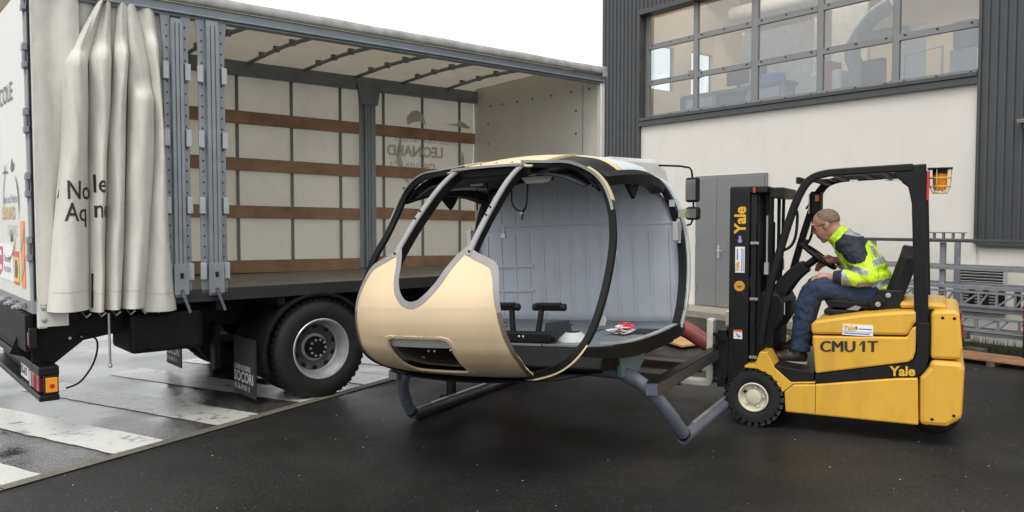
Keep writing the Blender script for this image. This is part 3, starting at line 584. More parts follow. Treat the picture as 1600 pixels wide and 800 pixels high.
# bunched near curtain
FOLD = [  # left and right edge: (z, x)
 ([.92, 1.31, 1.67, 2.05, 2.43, 2.69, 3.16], [.05, .08, .12, .16, .18, .20, .43], [.33, .33, .34, .34, .35, .35, .47], .15),
 ([.90, 1.31, 1.77, 2.04, 2.45, 2.74, 3.16], [.325, .33, .335, .34, .35, .36, .47], [.42, .43, .45, .46, .50, .51, .52], .13),
 ([.91, 1.30, 1.77, 2.23, 2.56, 2.84, 3.16], [.425, .43, .45, .47, .51, .53, .56], [.53, .56, .58, .60, .61, .63, .64], .12),
 ([.91, 1.30, 1.68, 2.05, 2.48, 2.76, 3.16], [.535, .555, .58, .60, .615, .63, .61], [.70, .74, .77, .80, .80, .78, .69], .13),
 ([.87, 1.30, 1.78, 2.26, 2.63, 2.91, 3.16], [.69, .72, .765, .79, .785, .74, .69], [.94, .90, .88, .86, .845, .84, .82], .10)]
def foldp(k, t, z, off=0.):
    zs, l, r, d = FOLD[k]; a, b = lerp(zs, l, z), lerp(zs, r, z); tt = max(0, min(1, t))
    kz = (2.70, 2.77, 2.80, 2.5, 2.9)[k]; q_ = min(1, max(0, (kz+.10-z)/.14)); q_ = q_*q_*(3-2*q_)      # knuckle where the gathered top turns over
    dd = d*(.34+.10*(3.16-z)+.62*q_-.10*(kz-z if z < kz else 0)*.5)*(1+.10*math.sin(z*3.1+k*2)); wv = .012*math.sin(z*9+k*1.7+tt*3)*math.sin(tt*6+z*2.3)+.008*abs(math.sin(z*5.5+k+tt*7))
    sk_ = tt**(.75+.5*((k*37) % 10)/10)
    y = .05-dd*1.15*(max(0., math.sin(math.pi*(sk_*.96+.02)))**.62)-.03-wv*math.sin(math.pi*tt)-off
    return (a+(b-a)*tt, y, z)
cv = MB()
for k in range(5):
    zb = FOLD[k][0][0]
    cv.grid([[foldp(k, j/20, zb+(3.16-zb)*i/60) for j in range(21)] for i in range(61)])
crt = cv.build('side_curtain', TARP, tk, smooth=70, fix=False)
hem = MB()
for k in range(5):
    zb = FOLD[k][0][0]; hem.grid([[foldp(k, j/16, zb+.135+.006*i, .003) for j in range(17)] for i in range(2)])
hem.build('hem_stitch', mat('hem_grey', (.50, .48, .44), .6), crt, smooth=70)
# flat rear end of the curtain and the part hanging behind the folds
MB().grid([[(-.0+.30*j/8, -.012-.02*math.sin(j*1.1+i*.12)*(j > 1), .97+2.2*i/10) for j in range(9)] for i in range(11)]).build('curtain_end', TARP, tk, smooth=70)
MB().grid([[(.2+.68*j/10, .03+.012*math.sin(j*2.2), .93+2.25*i/6) for j in range(11)] for i in range(7)]).build('curtain_inner', mat('tarp_shadow_grey', (.42, .40, .38), .6, grime=(.3, .29, .28), gamt=.5, streak=4), tk, smooth=70)  # same curtain in shadow, its shade painted as a darker grey
MB().add([(.13, -.045, 1.72), (.155, -.05, 1.76), (.185, -.055, 2.12), (.175, -.055, 2.12)], [(0, 1, 2, 3)]).build('pink_stripe', mat('pink_print', (.62, .12, .32), .5), crt)
MB().tube([(.13, -.05, 1.72), (.16, -.056, 1.85), (.19, -.06, 2.14)], .006, 6).build('curtain_cord', INK, crt)
def warp_on(k, x0, z0, slant=.0):
    def w(x, y):
        z = z0+y+x*slant; a, b = lerp(FOLD[k][0], FOLD[k][1], z), lerp(FOLD[k][0], FOLD[k][2], z)
        return foldp(k, (x0+x-a)/(b-a), z, .004)
    return w
for s_, k, x0, z0 in (('No', 0, .165, 1.715), ('Aq', 0, .155, 1.56), ('le', 1, .345, 1.765), ('ne', 1, .345, 1.585)):
    text(s_, .185, (0, 0, 0), (1, 0, 0), (0, 0, 1), INK, crt, bold=.0015, squeeze=.72 if k == 0 else .62, warp=warp_on(k, x0, z0))
for x, z in ((.335, 1.0), (.338, 1.12)): MB().beam((x, -.05, z-.07), (x, -.06, z+.06), .01, .025, (0, 1, 0)).build('curtain_buckle', BLACKP, crt)
MB().rod((.45, -.02, .88), (.45, -.03, .5), .009).ball((.45, -.03, .49), .016, 8).build('tension_rod', STEEL, tk, smooth=50)
for i in range(6): MB().tube([(.28+i*.1, .02, .9), (.30+i*.1, -.03, .86), (.33+i*.1, -.02, .885)], .008, 6).build('curtain_hook', STEEL, tk)
# under-run bar, lamps, plate
ub = MB().box(.0, .13, .04, 2.40, .455, .52).box(.0, .13, .04, 2.40, .27, .315).box(.03, .125, .04, .07, .315, .455).box(.1, .125, .07, 2.38, .315, .455).build('underrun_bar', BLACK, tk, bevel=.01)
TR_ = mat('red_lens', (.17, .022, .025), .2, var=.2); TA = mat('amber_lens', (.85, .30, .02), .2); TW = mat('clear_lens', (.45, .42, .42), .2)
tl = MB().box(.01, .098, .12, .46, .325, .445).build('tail_lamp', TR_, tk, bevel=.008); MB().box(-.0+.006, .011, .40, .455, .33, .44).build('lens', TW, tl); MB().box(-.0+.006, .011, .28, .285, .33, .44).box(-.0+.006, .011, .22, .225, .33, .44).build('lens_rib', REDP, tl)
MB().box(.04, .115, .026, .039, .335, .44).build('side_marker', TA, tk, bevel=.004); MB().lathe([(0, -.004), (.016, -.003), (.017, 0)], (.08, .026, .38), (0, 1, 0), 10).build('marker_dot', REDP, tk)
np_ = MB().box(.028, .038, .62, .95, .33, .445).build('number_plate', mat('plate_white', (.62, .62, .6), .4), tk); text('EG-615', .085, (.028, .94, .36), (0, -1, 0), (0, 0, 1), INK, np_, bold=.002, squeeze=1.0)
MB().beam((.03, .5, .52), (.16, .5, .86), .012, .3, (1, 0, .2)).build('bar_bracket', CHASSIS, tk)
for y in (.28, 2.1): MB().prism([(.0, .87), (.75, .87), (.62, .70), (.34, .655), (.13, .49), (.0, .47)], 1, y, y+.02).build('gusset_plate', CHASSIS, tk)
MB().box(.06, .10, .32, .36, .52, .80).box(-.02, .25, .75, 1.7, .55, .88).box(-.06, .0, .15, 2.3, .62, .89).build('tail_lift', CHASSIS, tk, bevel=.01)
for y in (.25, .6, .95): MB().tube([(-.07, y, .945), (-.075, y+.14, .935), (-.09, y+.2, .92)], .012, 8).box(-.085, -.03, y+.05, y+.1, .92, .96).build('tail_lift_latch', STEEL, tk)
rm_ = MB().box(-.05, .0, .05, .10, .66, .80).build('marker_lamp', BLACKP, tk, bevel=.006); MB().box(-.055, -.05, .055, .095, .68, .77).build('lens', TR_, rm_)
for x, z in ((.25, .62), (.33, .63)): MB().lathe([(0, -.01), (.01, -.008), (.012, 0)], (x, .28, z+.06), (0, 1, 0), 8).build('bolt', WHITE, tk)
MB().tube(crom([(.3, .27, .7), (.42, .24, .66), (.40, .22, .5), (.30, .2, .36), (.2, .2, .32)], 5), .008, 6).build('cable', BLACKP, tk)
# tool box, mudflaps, fenders, wheels
MB().box(.62, 1.17, .07, .62, .54, .85).build('tool_box', CHASSIS, tk, bevel=.03); MB().box(.66, 1.13, .062, .07, .57, .82).build('tool_box_lid', CHASSIS, tk, bevel=.01)
FLAP = mat('mudflap_rubber', (.022, .022, .022), .6, var=.3, bump=.1, spec=.3)
FLW = mat('mudflap_print', (.55, .55, .54), .6)
for y0 in (.03, 1.92):
    mf = MB().box(1.575, 1.585, y0, y0+.47, .06, .56).build('mudflap', FLAP, tk)
    text('CARROSSERIE', .062, (1.574, y0+.455, .275), (0, -1, 0), (0, 0, 1), FLW, mf, bold=.001, squeeze=.95)
    text('SOCORI', .125, (1.574, y0+.455, .175), (0, -1, 0), (0, 0, 1), FLW, mf, bold=.003, squeeze=.92)
    text('05 56 69 03 11', .065, (1.574, y0+.455, .105), (0, -1, 0), (0, 0, 1), FLW, mf, bold=.001, squeeze=.88)
def fender(xc, y0, y1):
    prof = []; G = []
    for k in range(25):
        a = R(205-(205+12)*k/24); G.append([(xc+.515*math.cos(a), y, .435+.50*math.sin(a)) for y in (y0, y0+.01, y0+.04, y1)]); 
        for q in (0, 1): pass
    for r_ in G: r_[0] = (r_[0][0]+(xc-r_[0][0])*.06, r_[0][1], r_[0][2]+(.435-r_[0][2])*.06)
    MB().grid(G).build('fender', CHASSIS, tk, smooth=50, solid=.008)
fender(2.14, -.03, .62); fender(2.16, 2.42, 1.82)
RIM = mat('silver_rim', (.52, .52, .52), .36, .55, var=.2, scale=8, grime=(.12, .11, .10), gamt=.6)
def truck_wheel(x, y, s, r=.442, deep=True):
    """s=+1: outer face towards -y"""
    w = bpy.data.objects.new('wheel', None); C.objects.link(w); w.parent = tk
    pr = [(.255, .015), (.275, .005), (.33, -.004), (.39, .0), (.425, .025), (r, .06), (r, .20), (.425, .24), (.30, .255), (.25, .24)]
    m = MB().lathe([(a, b*s) for a, b in pr], (x, y, .437), (0, 1, 0), 56)
    for k in range(46):
        a = 2*math.pi*k/46; d = Vector((math.cos(a), 0, math.sin(a))); t_ = Vector((-math.sin(a), 0, math.cos(a))); c = Vector((x, y+.085*s, .437))
        m.obox(c+d*(r-.004)+Vector((0, .0, 0)), d*.0095, t_*.016, Vector((0, .040, 0)))
    ty = m.build('tyre', RUBBER, w, smooth=35)
    if deep: rp = [(.262, .012), (.268, .006), (.262, .0), (.250, .004), (.246, .03), (.236, .045), (.232, .075), (.222, .09), (.218, .125), (.20, .145), (.175, .15), (.125, .158), (.12, .15), (.105, .148), (.0, .148)]
    else: rp = [(.262, .012), (.262, .0), (.25, .004), (.235, .03), (.22, .02), (.16, -.01), (.1, -.03), (0, -.03)]
    rim = MB().lathe([(a, b*s) for a, b in rp], (x, y, .437), (0, 1, 0), 48).build('rim', RIM, w, smooth=40)
    if deep: MB().lathe([(a, b*s) for a, b in [(.205, .138), (.178, .1465), (.125, .1545)]], (x, y, .437), (0, 1, 0), 40).build('disc', mat('rim_disc_grimy', (.10, .095, .09), .5, .5, var=.4, scale=12), rim, smooth=40)
    if deep:
        hb = MB().lathe([(.098, .15*s), (.095, .10*s), (.085, .08*s), (.05, .075*s), (0, .075*s)], (x, y, .437), (0, 1, 0), 28).build('hub', CHASSIS, rim, smooth=40)
        for k in range(10):
            a = 2*math.pi*k/10; c = (x+.072*math.cos(a), y+.082*s, .437+.072*math.sin(a))
            MB().lathe([(.012, .012*s), (.012, -.012*s), (0, -.016*s)], c, (0, 1, 0), 8).build('nut', STEEL, hb)
            a += .3; c = Vector((x+.183*math.cos(a), y+.140*s, .437+.183*math.sin(a))); d = Vector((math.cos(a), 0, math.sin(a))); t_ = Vector((-math.sin(a), 0, math.cos(a)))
            n_ = 12; MB().add([c+d*.017*math.cos(6.283*q/n_)+t_*.026*math.sin(6.283*q/n_) for q in range(n_)], [tuple(range(n_))]).build('hand_hole', BLACK, rim)
truck_wheel(2.16, -.02, 1); truck_wheel(2.16, 2.415, -1); 
for y in (.33, 1.85): MB().lathe([(.25, 0), (.42, .02), (.44, .06), (.44, .2), (.42, .24), (.25, .26)], (2.16, y, .437), (0, 1, 0), 40).build('inner_tyre', RUBBER, tk, smooth=35)
MB().rod((2.16, .3, .437), (2.16, 2.1, .437), .09, 14).ball((2.16, 1.22, .437), .19, 12).build('rear_axle', CHASSIS, tk, smooth=50)
MB().box(1.2, 1.6, .85, 1.5, .42, .70).build('fuel_tank', CHASSIS, tk, bevel=.06); MB().rod((3.2, .5, .55), (4.2, .5, .55), .2, 20).build('air_tank', CHASSIS, tk, smooth=50)
for x in (1.45, 2.75): MB().box(x, x+.05, .62, .72, .25, .65).build('spring_hanger', CHASSIS, tk)
MB().box(2.95, 5.5, .1, .14, .45, .5).box(2.95, 5.5, .1, .14, .62, .67).build('side_guard', STEEL, tk, bevel=.004)
# cab
CABW = mat('cab_white', (.70, .70, .67), .3, var=.03, coat=.4)
cb = MB().prism([(5.85, .62), (5.85, 2.20), (6.0, 2.33), (6.85, 2.33), (7.05, 2.22), (7.28, 1.45), (7.33, 1.0), (7.33, .50), (6.98, .46), (6.95, .7), (6.8, .88), (6.5, .92), (6.25, .8), (6.18, .62)], 1, .12, 2.3).build('cab', CABW, tk, bevel=.05)
WG = mat('dark_cab_glass', (.015, .017, .02), .08)
MB().prism([(6.25, 1.40), (6.28, 2.10), (6.80, 2.10), (7.0, 1.40)], 1, .108, .117).build('side_window', WG, tk, bevel=.003); MB().prism([(6.25, 1.40), (6.28, 2.10), (6.80, 2.10), (7.0, 1.40)], 1, 2.303, 2.312).build('side_window', WG, tk)
MB().add([(7.075, .25, 2.12), (7.075, 2.17, 2.12), (7.275, 2.2, 1.42), (7.275, .22, 1.42)], [(0, 1, 2, 3)]).build('windscreen', WG, tk)
MB().box(7.335, 7.35, .3, 2.1, .75, 1.1).build('grille', BLACKP, tk); MB().box(7.2, 7.42, .1, 2.32, .42, .62).build('bumper', BLACKP, tk, bevel=.03)
for y in (.25, 1.95): MB().box(7.33, 7.36, y, y+.25, .70, .9).build('headlight', TW, tk, bevel=.01)
MB().box(6.22, 6.24, .115, .119, .95, 2.2).build('door_seam', BLACK, tk); MB().box(6.32, 6.45, .095, .118, 1.25, 1.29).build('door_handle', BLACKP, tk)
truck_wheel(6.6, .14, 1, .42, False); truck_wheel(6.6, 2.28, -1, .42, False)
MB().prism([(6.30, .78), (6.38, .93), (6.6, .98), (6.85, .93), (6.95, .76), (7.0, .76), (6.9, .98), (6.6, 1.04), (6.3, .98), (6.24, .78)], 1, .10, .2).build('wheel_arch', BLACKP, tk)
def mirror(s, y):
    m = MB().tube([(6.78, y+.28*s, 2.25), (6.98, y+.1*s, 2.24), (7.06, y+.02*s, 2.22), (7.08, y, 2.18), (7.10, y, 2.06), (7.12, y, 1.80), (7.12, y, 1.72), (7.12, y, 1.60), (7.1, y+.02*s, 1.52), (7.0, y+.14*s, 1.46), (6.9, y+.34*s, 1.46)], .013, 8).build('mirror', BLACKP, tk, smooth=50)
    h = MB().box(7.06, 7.15, y-.09, y+.09, 1.79, 2.10).build('mirror_housing', BLACKP, m, bevel=.03); MB().box(7.055, 7.059, y-.075, y+.075, 1.82, 2.07).build('mirror_glass', STEEL, h)
    h = MB().box(7.07, 7.16, y-.1, y+.1, 1.57, 1.735).build('mirror_housing', BLACKP, m, bevel=.035); MB().box(7.065, 7.069, y-.08, y+.08, 1.595, 1.71).build('mirror_glass', STEEL, h)
mirror(1, -.24); mirror(-1, 2.66)
# ================================================================ HELICOPTER CABIN  (local x = aft, y = starboard, z up)
BEIGE = mat('beige_composite', (.62, .49, .305), .62, var=.05, scale=3, bump=.03, bscale=20, grime=(.40, .29, .15), gamt=.45, streak=3)
EDGE = mat('bare_grey_edge', (.235, .215, .21), .5, var=.1)
HBLK = mat('cabin_black', (.005, .0052, .006), .5, var=.4, scale=7, bump=.1, spec=.18)
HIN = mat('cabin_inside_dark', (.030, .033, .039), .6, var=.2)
HWALL = mat('cabin_wall_grey', (.50, .53, .595), .6, var=.04, scale=2, bump=.03, grime=(.38, .39, .38), gamt=.45)
HFLOOR = mat('cabin_floor_blue_grey', (.15, .175, .195), .45, var=.18, scale=5, bump=.1)
PALE = mat('pale_primer', (.55, .60, .62), .5, var=.06)
hd = math.atan2(0, 1)
HM = Matrix.Translation((.185, 5.694, 0)) @ Matrix.Rotation(R(90-28.361), 4, 'Z') @ Matrix.Translation((0, 1.074, 0)) @ Matrix.Rotation(R(-2.523), 4, 'X') @ Matrix.Translation((0, -1.074, 0))
he = thing('helicopter_cabin', 'stripped helicopter cabin with beige nose and grey skid tubes, no doors or glass', 'helicopter')
he.location = HM.translation; he.rotation_euler = HM.to_euler()
ZA = [.53, .55, .584, .634, .70, .78, .88, .95, 1.03, 1.1, 1.2, 1.326, 1.5, 1.7, 1.866, 1.92, 1.96]
AA = [.15, .26, .42, .60, .73, .82, .866, .884, .882, .858, .79, .68, .49, .27, .088, .04, .01]
ZB = [.53, .55, .586, .63, .75, 1.0, 1.2, 1.4, 1.6, 1.75, 1.87, 1.92, 1.96]
BB = [.62, .70, .80, .87, .92, .925, .91, .88, .80, .69, .50, .30, .05]
def smooth_lerp(xs, ys, x):
    h_ = .025; return (lerp(xs, ys, x-h_)+2*lerp(xs, ys, x)+lerp(xs, ys, x+h_))/4
def nose(v, z, off=0.):
    a, b = smooth_lerp(ZA, AA, z), smooth_lerp(ZB, BB, z); t = max(0., 1-(v/b)**2)
    u = -.6-a*math.sqrt(t)
    if off:
        e = 1e-3; p = Vector((u, v, z)); dv = Vector(nose(v+e, z))-p; dz = Vector(nose(v, z+e))-p; n_ = dv.cross(dz).normalized()
        if n_.x > 0: n_ = -n_
        return tuple(p+n_*off)
    return (u, v, z)
# side edge of the shell, centre dip, and light bay
EZ = [.545, .575, .60, .64, .711, .78, .848, .92, .992, 1.08, 1.162, 1.20, 1.235, 1.262, 1.285, 1.31, 1.334]
EV = [.40, .455, .49, .515, .531, .525, .512, .503, .493, .478, .462, .452, .438, .415, .37, .31, .262]
UZ = [1.03, 1.033, 1.043, 1.06, 1.085, 1.11, 1.143, 1.18, 1.224, 1.272, 1.31, 1.334]
UV = [0, .025, .055, .08, .107, .128, .149, .167, .183, .206, .230, .252]
BZ = [.628, .630, .64, .655, .69, .80, .835, .85, .857, .859]; BV = [0., .14, .18, .195, .206, .21, .205, .19, .155, 0.]
def vin(z):
    if z >= 1.03: return lerp(UZ, UV, z)
    if BZ[0] <= z <= BZ[-1]: return lerp(BZ, BV, z)
    return 0.
zr = [.545, .56, .575, .59, .605, .62, .6279, .6281, .630, .634, .640, .647, .655, .66, .667, .675, .687, .70, .72, .74, .76, .78, .80, .82, .835, .845, .851, .855, .857, .8589, .8592]
zr += [.88+.0215*k for k in range(7)]+[1.0295, 1.0302, 1.031, 1.033, 1.037, 1.043, 1.05, 1.06, 1.072, 1.085, 1.097, 1.11, 1.127, 1.143, 1.16, 1.18, 1.20, 1.218, 1.235, 1.25, 1.262, 1.273, 1.285, 1.297, 1.31, 1.322, 1.334]
shell = MB()
for s_ in (1, -1): shell.grid([[nose(s_*(vin(z)+(lerp(EZ, EV, z)-vin(z))*j/22), z) for j in range(23)] for z in zr])
sh = shell.build('nose_shell', BEIGE, he, smooth=50, solid=.014, soff=0)
def band(poly, w, side, m, nm, off=.009, par=None):
    off = .0095
    """strip along a (v, z) edge line on the nose surface, w wide towards one side"""
    P = [Vector((a, b)) for a, b in poly]; G = [[], [], []]
    for i, p in enumerate(P):
        t = P[min(i+1, len(P)-1)]-P[max(i-1, 0)]; t.normalize(); n_ = Vector((-t.y, t.x))*side
        ww = w(i/(len(P)-1)) if callable(w) else w
        for k, q in enumerate((-.004, ww*.5, ww)): c = p+n_*q; G[k].append(nose(c.x, min(1.36, c.y), off))
    return MB().grid(G).build(nm, m, par or he, smooth=60)
BROWN = mat('brown_shell_edge', (.17, .12, .09), .5, var=.2)
for s_ in (1, -1):
    hi = [(s_*lerp(EZ, EV, z), z) for z in (1.0, 1.04, 1.08, 1.12, 1.162, 1.18, 1.20, 1.218, 1.235, 1.25, 1.262, 1.274, 1.285, 1.297, 1.31, 1.322, 1.334)]
    band(hi, lambda t: .019+.014*min(1, t/.45), s_, EDGE, 'edge_band', par=sh)
    lo = [(s_*lerp(EZ, EV, z), z) for z in (.56, .575, .59, .61, .64, .67, .711, .75, .78, .82, .86, .90, .95, 1.0)]
    band(lo, .019, s_, BROWN, 'edge_band', par=sh)
u = [(UV[k], UZ[k]) for k in range(len(UV)-1, -1, -1)]; ud = [Vector((a, b)) for a, b in u]+[Vector((-a, b)) for a, b in u[::-1][1:]]
ud = [(p.x, p.y) for p in crom([(p.x, p.y, 0) for p in ud], 3)]
band(ud, .032, -1, EDGE, 'edge_band', par=sh)
# recessed lamp bay in the nose with its flange and fasteners
by = [(v*1.0, z) for z, v in zip(BZ, BV)]; loop = [(-a, b) for a, b in by]+[(a, b) for a, b in by[::-1][1:-1]]
def bayring(g, off): 
    c = Vector((0, .755)); return [nose((p[0])*(1+g/.2), c.y+(p[1]-c.y)*(1+g/.11), off) for p in loop]
MB().grid([r+[r[0]] for r in (bayring(.001, .010), bayring(.018, .012), bayring(.02, .006))]).build('bay_flange', BEIGE, sh, smooth=60)
for v, z in ((-.16, .868), (-.055, .872), (.05, .872), (.15, .868), (-.205, .80)): MB().ball(nose(v, z, .013), .005, 6).build('fastener', STEEL, sh)
MB().grid([[nose(-.22+.44*j/10, z, -.02) for j in range(11)] for z in (.79, .81, .83, .85, .87)]).build('bay_plate', mat('bay_plate_grey', (.40, .40, .39), .5), he, smooth=60)
MB().grid([[nose(-.23+.46*j/10, z, -.045) for j in range(11)] for z in (.59, .61, .63, .66, .70, .74, .78, .81)]).build('bay_panel', HBLK, he, smooth=60)
for v in (-.02, -.06): MB().ball(nose(v, .745, -.04), .008, 8).build('fastener', STEEL, he)
MB().add([nose(.07, .705, -.035), nose(.045, .705, -.035), nose(.055, .69, -.035)], [(0, 1, 2)]).build('fastener', WHITE, he)
# belly and front bulkhead under the floor
BB_ = [(-1.0, .40), (-.9, .60), (-.6, .72), (.2, .74), (.75, .7)]
MB().grid([[(u_, w*(-1+2*j/8), .562-.02*(1-(2*j/8-1)**2)) for j in range(9)] for u_, w in BB_]).build('belly_panel', HBLK, he, smooth=50, solid=.01)
MB().prism([(-.62, .715), (-.72, .60), (-.70, .57), (.74, .57), (.74, .64), (-.5, .66)], 1, -.80, .80).build('floor_box', HBLK, he, bevel=.01)
# windscreen posts
for s_ in (1, -1):
    P = crom([(-1.275, .256*s_, 1.305), (-1.20, .254*s_, 1.385), (-1.069, .253*s_, 1.506), (-.93, .25*s_, 1.622), (-.78, .246*s_, 1.735), (-.64, .244*s_, 1.818), (-.50, .243*s_, 1.878)], 5)
    po = MB().sweep(P, [(-.017, -.008), (.017, -.008), (.018, .0), (.015, .007), (-.015, .007), (-.018, .0)], (-.7, 0, .7)).build('windscreen_post', mat('post_grey', (.25, .245, .235), .45, .1, var=.08), he, smooth=30)
    MB().sweep([p+Vector((.030, -.006*s_, -.030)) for p in P], [(-.012, -.026), (.012, -.026), (.012, .026), (-.012, .026)], (-.7, 0, .7)).build('post_core', HBLK, po)
    for k in (11, 13): MB().ball(P[k]+Vector((-.008, 0, .010)), .007, 6).build('fastener', BLACK, po)
    MB().ball(nose(.256*s_, 1.322, .014), .008, 6).build('fastener', BLACK, po)
# front hoop (door post) on both sides
HOOP = [(-.50, .22, 1.885), (-.515, .40, 1.868), (-.50, .55, 1.855), (-.475, .68, 1.795), (-.465, .765, 1.705), (-.495, .825, 1.57), (-.56, .862, 1.44), (-.645, .888, 1.32), (-.75, .897, 1.16), (-.855, .885, .985), (-.93, .845, .83), (-.975, .77, .715), (-.98, .67, .64), (-.95, .53, .588), (-.93, .40, .56)]
def hoop(s_):
    P = crom([(a, -b*s_ if False else b*s_, c) for a, b, c in HOOP], 5)
    cen = Vector((-.6, 0, 1.2)); ups = []
    for p in P: d = p-cen; d.x = 0; ups.append(d.normalized())
    hp = MB().sweep(P, [(-.018, -.034), (.012, -.034), (.015, .0), (.008, .007), (-.015, .007), (-.018, 0)], ups=ups, cap=True).build('door_post', HBLK, he, smooth=35)
    n1 = 5*5+2
    MB().sweep([p+q*.004+Vector((-.021, 0, 0)) for p, q in zip(P[:n1], ups[:n1])], [(-.004, -.009 if s_ < 0 else -.002), (.004, -.009 if s_ < 0 else -.002), (.004, .008), (-.004, .008)], ups=ups[:n1]).build('post_flange', mat('post_grey', (.25, .245, .235), .45, .1), hp, smooth=35)
    if s_ < 0: MB().sweep([p+q*.012 for p, q in zip(P[14:25], ups[14:25])], [(-.019, -.004), (.019, -.004), (.019, .006), (-.019, .006)], ups=ups[14:25]).build('post_patch', BEIGE, hp, smooth=35)
    n2 = 52
    MB().sweep([p+q*.010 for p, q in zip(P[n2:], ups[n2:])], [(.0, -.004), (.022, -.004), (.022, .005), (.0, .005)], ups=ups[n2:]).build('post_edge', BEIGE, hp, smooth=35)
hoop(1); hoop(-1)
# side sills, roof side beams and rear frames
for s_ in (1, -1):
    sl_ = MB().sweep(crom([(-.97, .80*s_, .735), (-.6, .875*s_, .70), (0, .885*s_, .69), (.5, .88*s_, .695), (.74, .85*s_, .705)], 5), lambda i: [(-.035, -.02-.035*min(1, i/7)), (.035, -.02-.035*min(1, i/7)), (.035, .03), (-.035, .03)], (0, 0, 1)).build('side_sill', HBLK, he, smooth=30)
    MB().sweep(crom([(-.84, .855*s_, .775), (-.5, .885*s_, .737), (0, .90*s_, .727), (.52, .893*s_, .735)], 5), [(-.018, -.004), (.018, -.004), (.018, .006), (-.018, .006)], (0, 0, 1)).build('sill_strip', mat('sill_alloy', (.42, .43, .44), .45, .2), sl_)
    cr_ = MB().sweep(crom([(-.44, .72*s_, 1.745), (-.2, .75*s_, 1.765), (.15, .765*s_, 1.785), (.45, .76*s_, 1.775), (.66, .74*s_, 1.735)], 5), [(-.05, -.05), (.05, -.05), (.055, .01), (.0, .045), (-.05, .04)], (0, 0, 1)).build('roof_side_beam', HBLK, he, smooth=30)
    MB().prism([(-.02, 1.73), (.22, 1.73), (.18, 1.68), (.12, 1.63), (.07, 1.66)], 1, .74*s_-.012, .74*s_+.012).build('door_catch', HBLK, cr_, bevel=.004)
    MB().rod((.09, .74*s_-.0, 1.70), (.09, .74*s_, 1.76), .012).build('catch_pin', STEEL, cr_)
    RF = crom([(.50, .90*s_, .70), (.56, .925*s_, .85), (.64, .93*s_, 1.05), (.70, .915*s_, 1.28), (.735, .875*s_, 1.48), (.735, .81*s_, 1.67), (.71, .71*s_, 1.795), (.70, .45*s_, 1.875), (.70, .15*s_, 1.89)], 5)
    ups = []
    for p in RF: d = p-Vector((.7, 0, 1.2)); d.x = 0; ups.append(d.normalized())
    rf = MB().sweep(RF, [(-.042, -.038), (.045, -.038), (.045, .0), (.02, .008), (-.042, .008)], ups=ups).build('rear_frame', HBLK, he, smooth=35)
    MB().sweep([p+q*.008+Vector((.085, 0, 0)) for p, q in zip(RF[:34], ups[:34])], [(-.025, -.012), (.025, -.012), (.025, .006), (-.025, .006)], ups=ups[:34]).build('rear_skin', PALE, he, smooth=35)
    for z, q in ((1.40, .892), (.90, .925)):
        MB().box(.60, .70, (q-.01)*s_-.02, (q-.01)*s_+.02, z-.07, z+.07).rod((.65, q*s_, z-.09), (.65, q*s_, z+.09), .014).build('door_hinge', mat('hinge_alloy', (.5, .5, .5), .4, .5), rf, bevel=.004)
# roof shell: beige front, roof openings filled black for the shade inside, pale rear
def roofz(u_, v): 
    t = max(0, min(1, (u_+.56)/.9)); top = 1.872+.125*math.sin(t*math.pi/2); return top-.055*(abs(v)/.5)**2-(.12*((abs(v)-.5)/.26)**2 if abs(v) > .5 else 0)
def roofpatch(u0, u1, v0, v1, m, nm, n=12):
    G = [[(u0+(u1-u0)*i/n, v0+(v1-v0)*j/n, roofz(u0+(u1-u0)*i/n, v0+(v1-v0)*j/n)) for j in range(n+1)] for i in range(n+1)]
    return MB().grid(G).build(nm, m, he, smooth=50, solid=.012, soff=-1)
roofpatch(-.575, .02, -.31, .31, BEIGE, 'roof_front'); roofpatch(.021, .16, -.74, .74, BEIGE, 'roof_strip'); roofpatch(.161, .74, -.73, .73, PALE, 'roof_rear')
for s_ in (1, -1):
    MB().sweep(crom([(-.49, .33*s_, roofz(-.49, .33)+.01), (-.3, .345*s_, roofz(-.3, .345)+.01), (-.05, .35*s_, roofz(-.05, .35)+.008), (.03, .35*s_, roofz(.03, .35)+.006)], 4), [(-.02, -.012), (.02, -.012), (.02, .006), (-.02, .006)]).build('roof_window_edge', BEIGE, he)
    roofpatch(-.47, .02, .36*s_, .74*s_, HBLK, 'roof_window_shadow')
MB().sweep(crom([(-.583, -.27, 1.866), (-.588, -.15, 1.868), (-.59, 0, 1.869), (-.588, .15, 1.868), (-.583, .27, 1.866)], 4), [(-.009, -.012), (.009, -.012), (.009, .004), (-.009, .004)]).build('roof_front_edge', mat('post_grey', (.25, .245, .235), .45, .1), he)
MB().box(-.56, -.52, -.3, .3, 1.80, 1.858).build('roof_front_beam', HBLK, he, bevel=.008)
for v in (-.22, -.12, 0, .12, .22): MB().ball((-.45, v, roofz(-.45, v)+.001), .007, 6).build('fastener', BROWN, he)
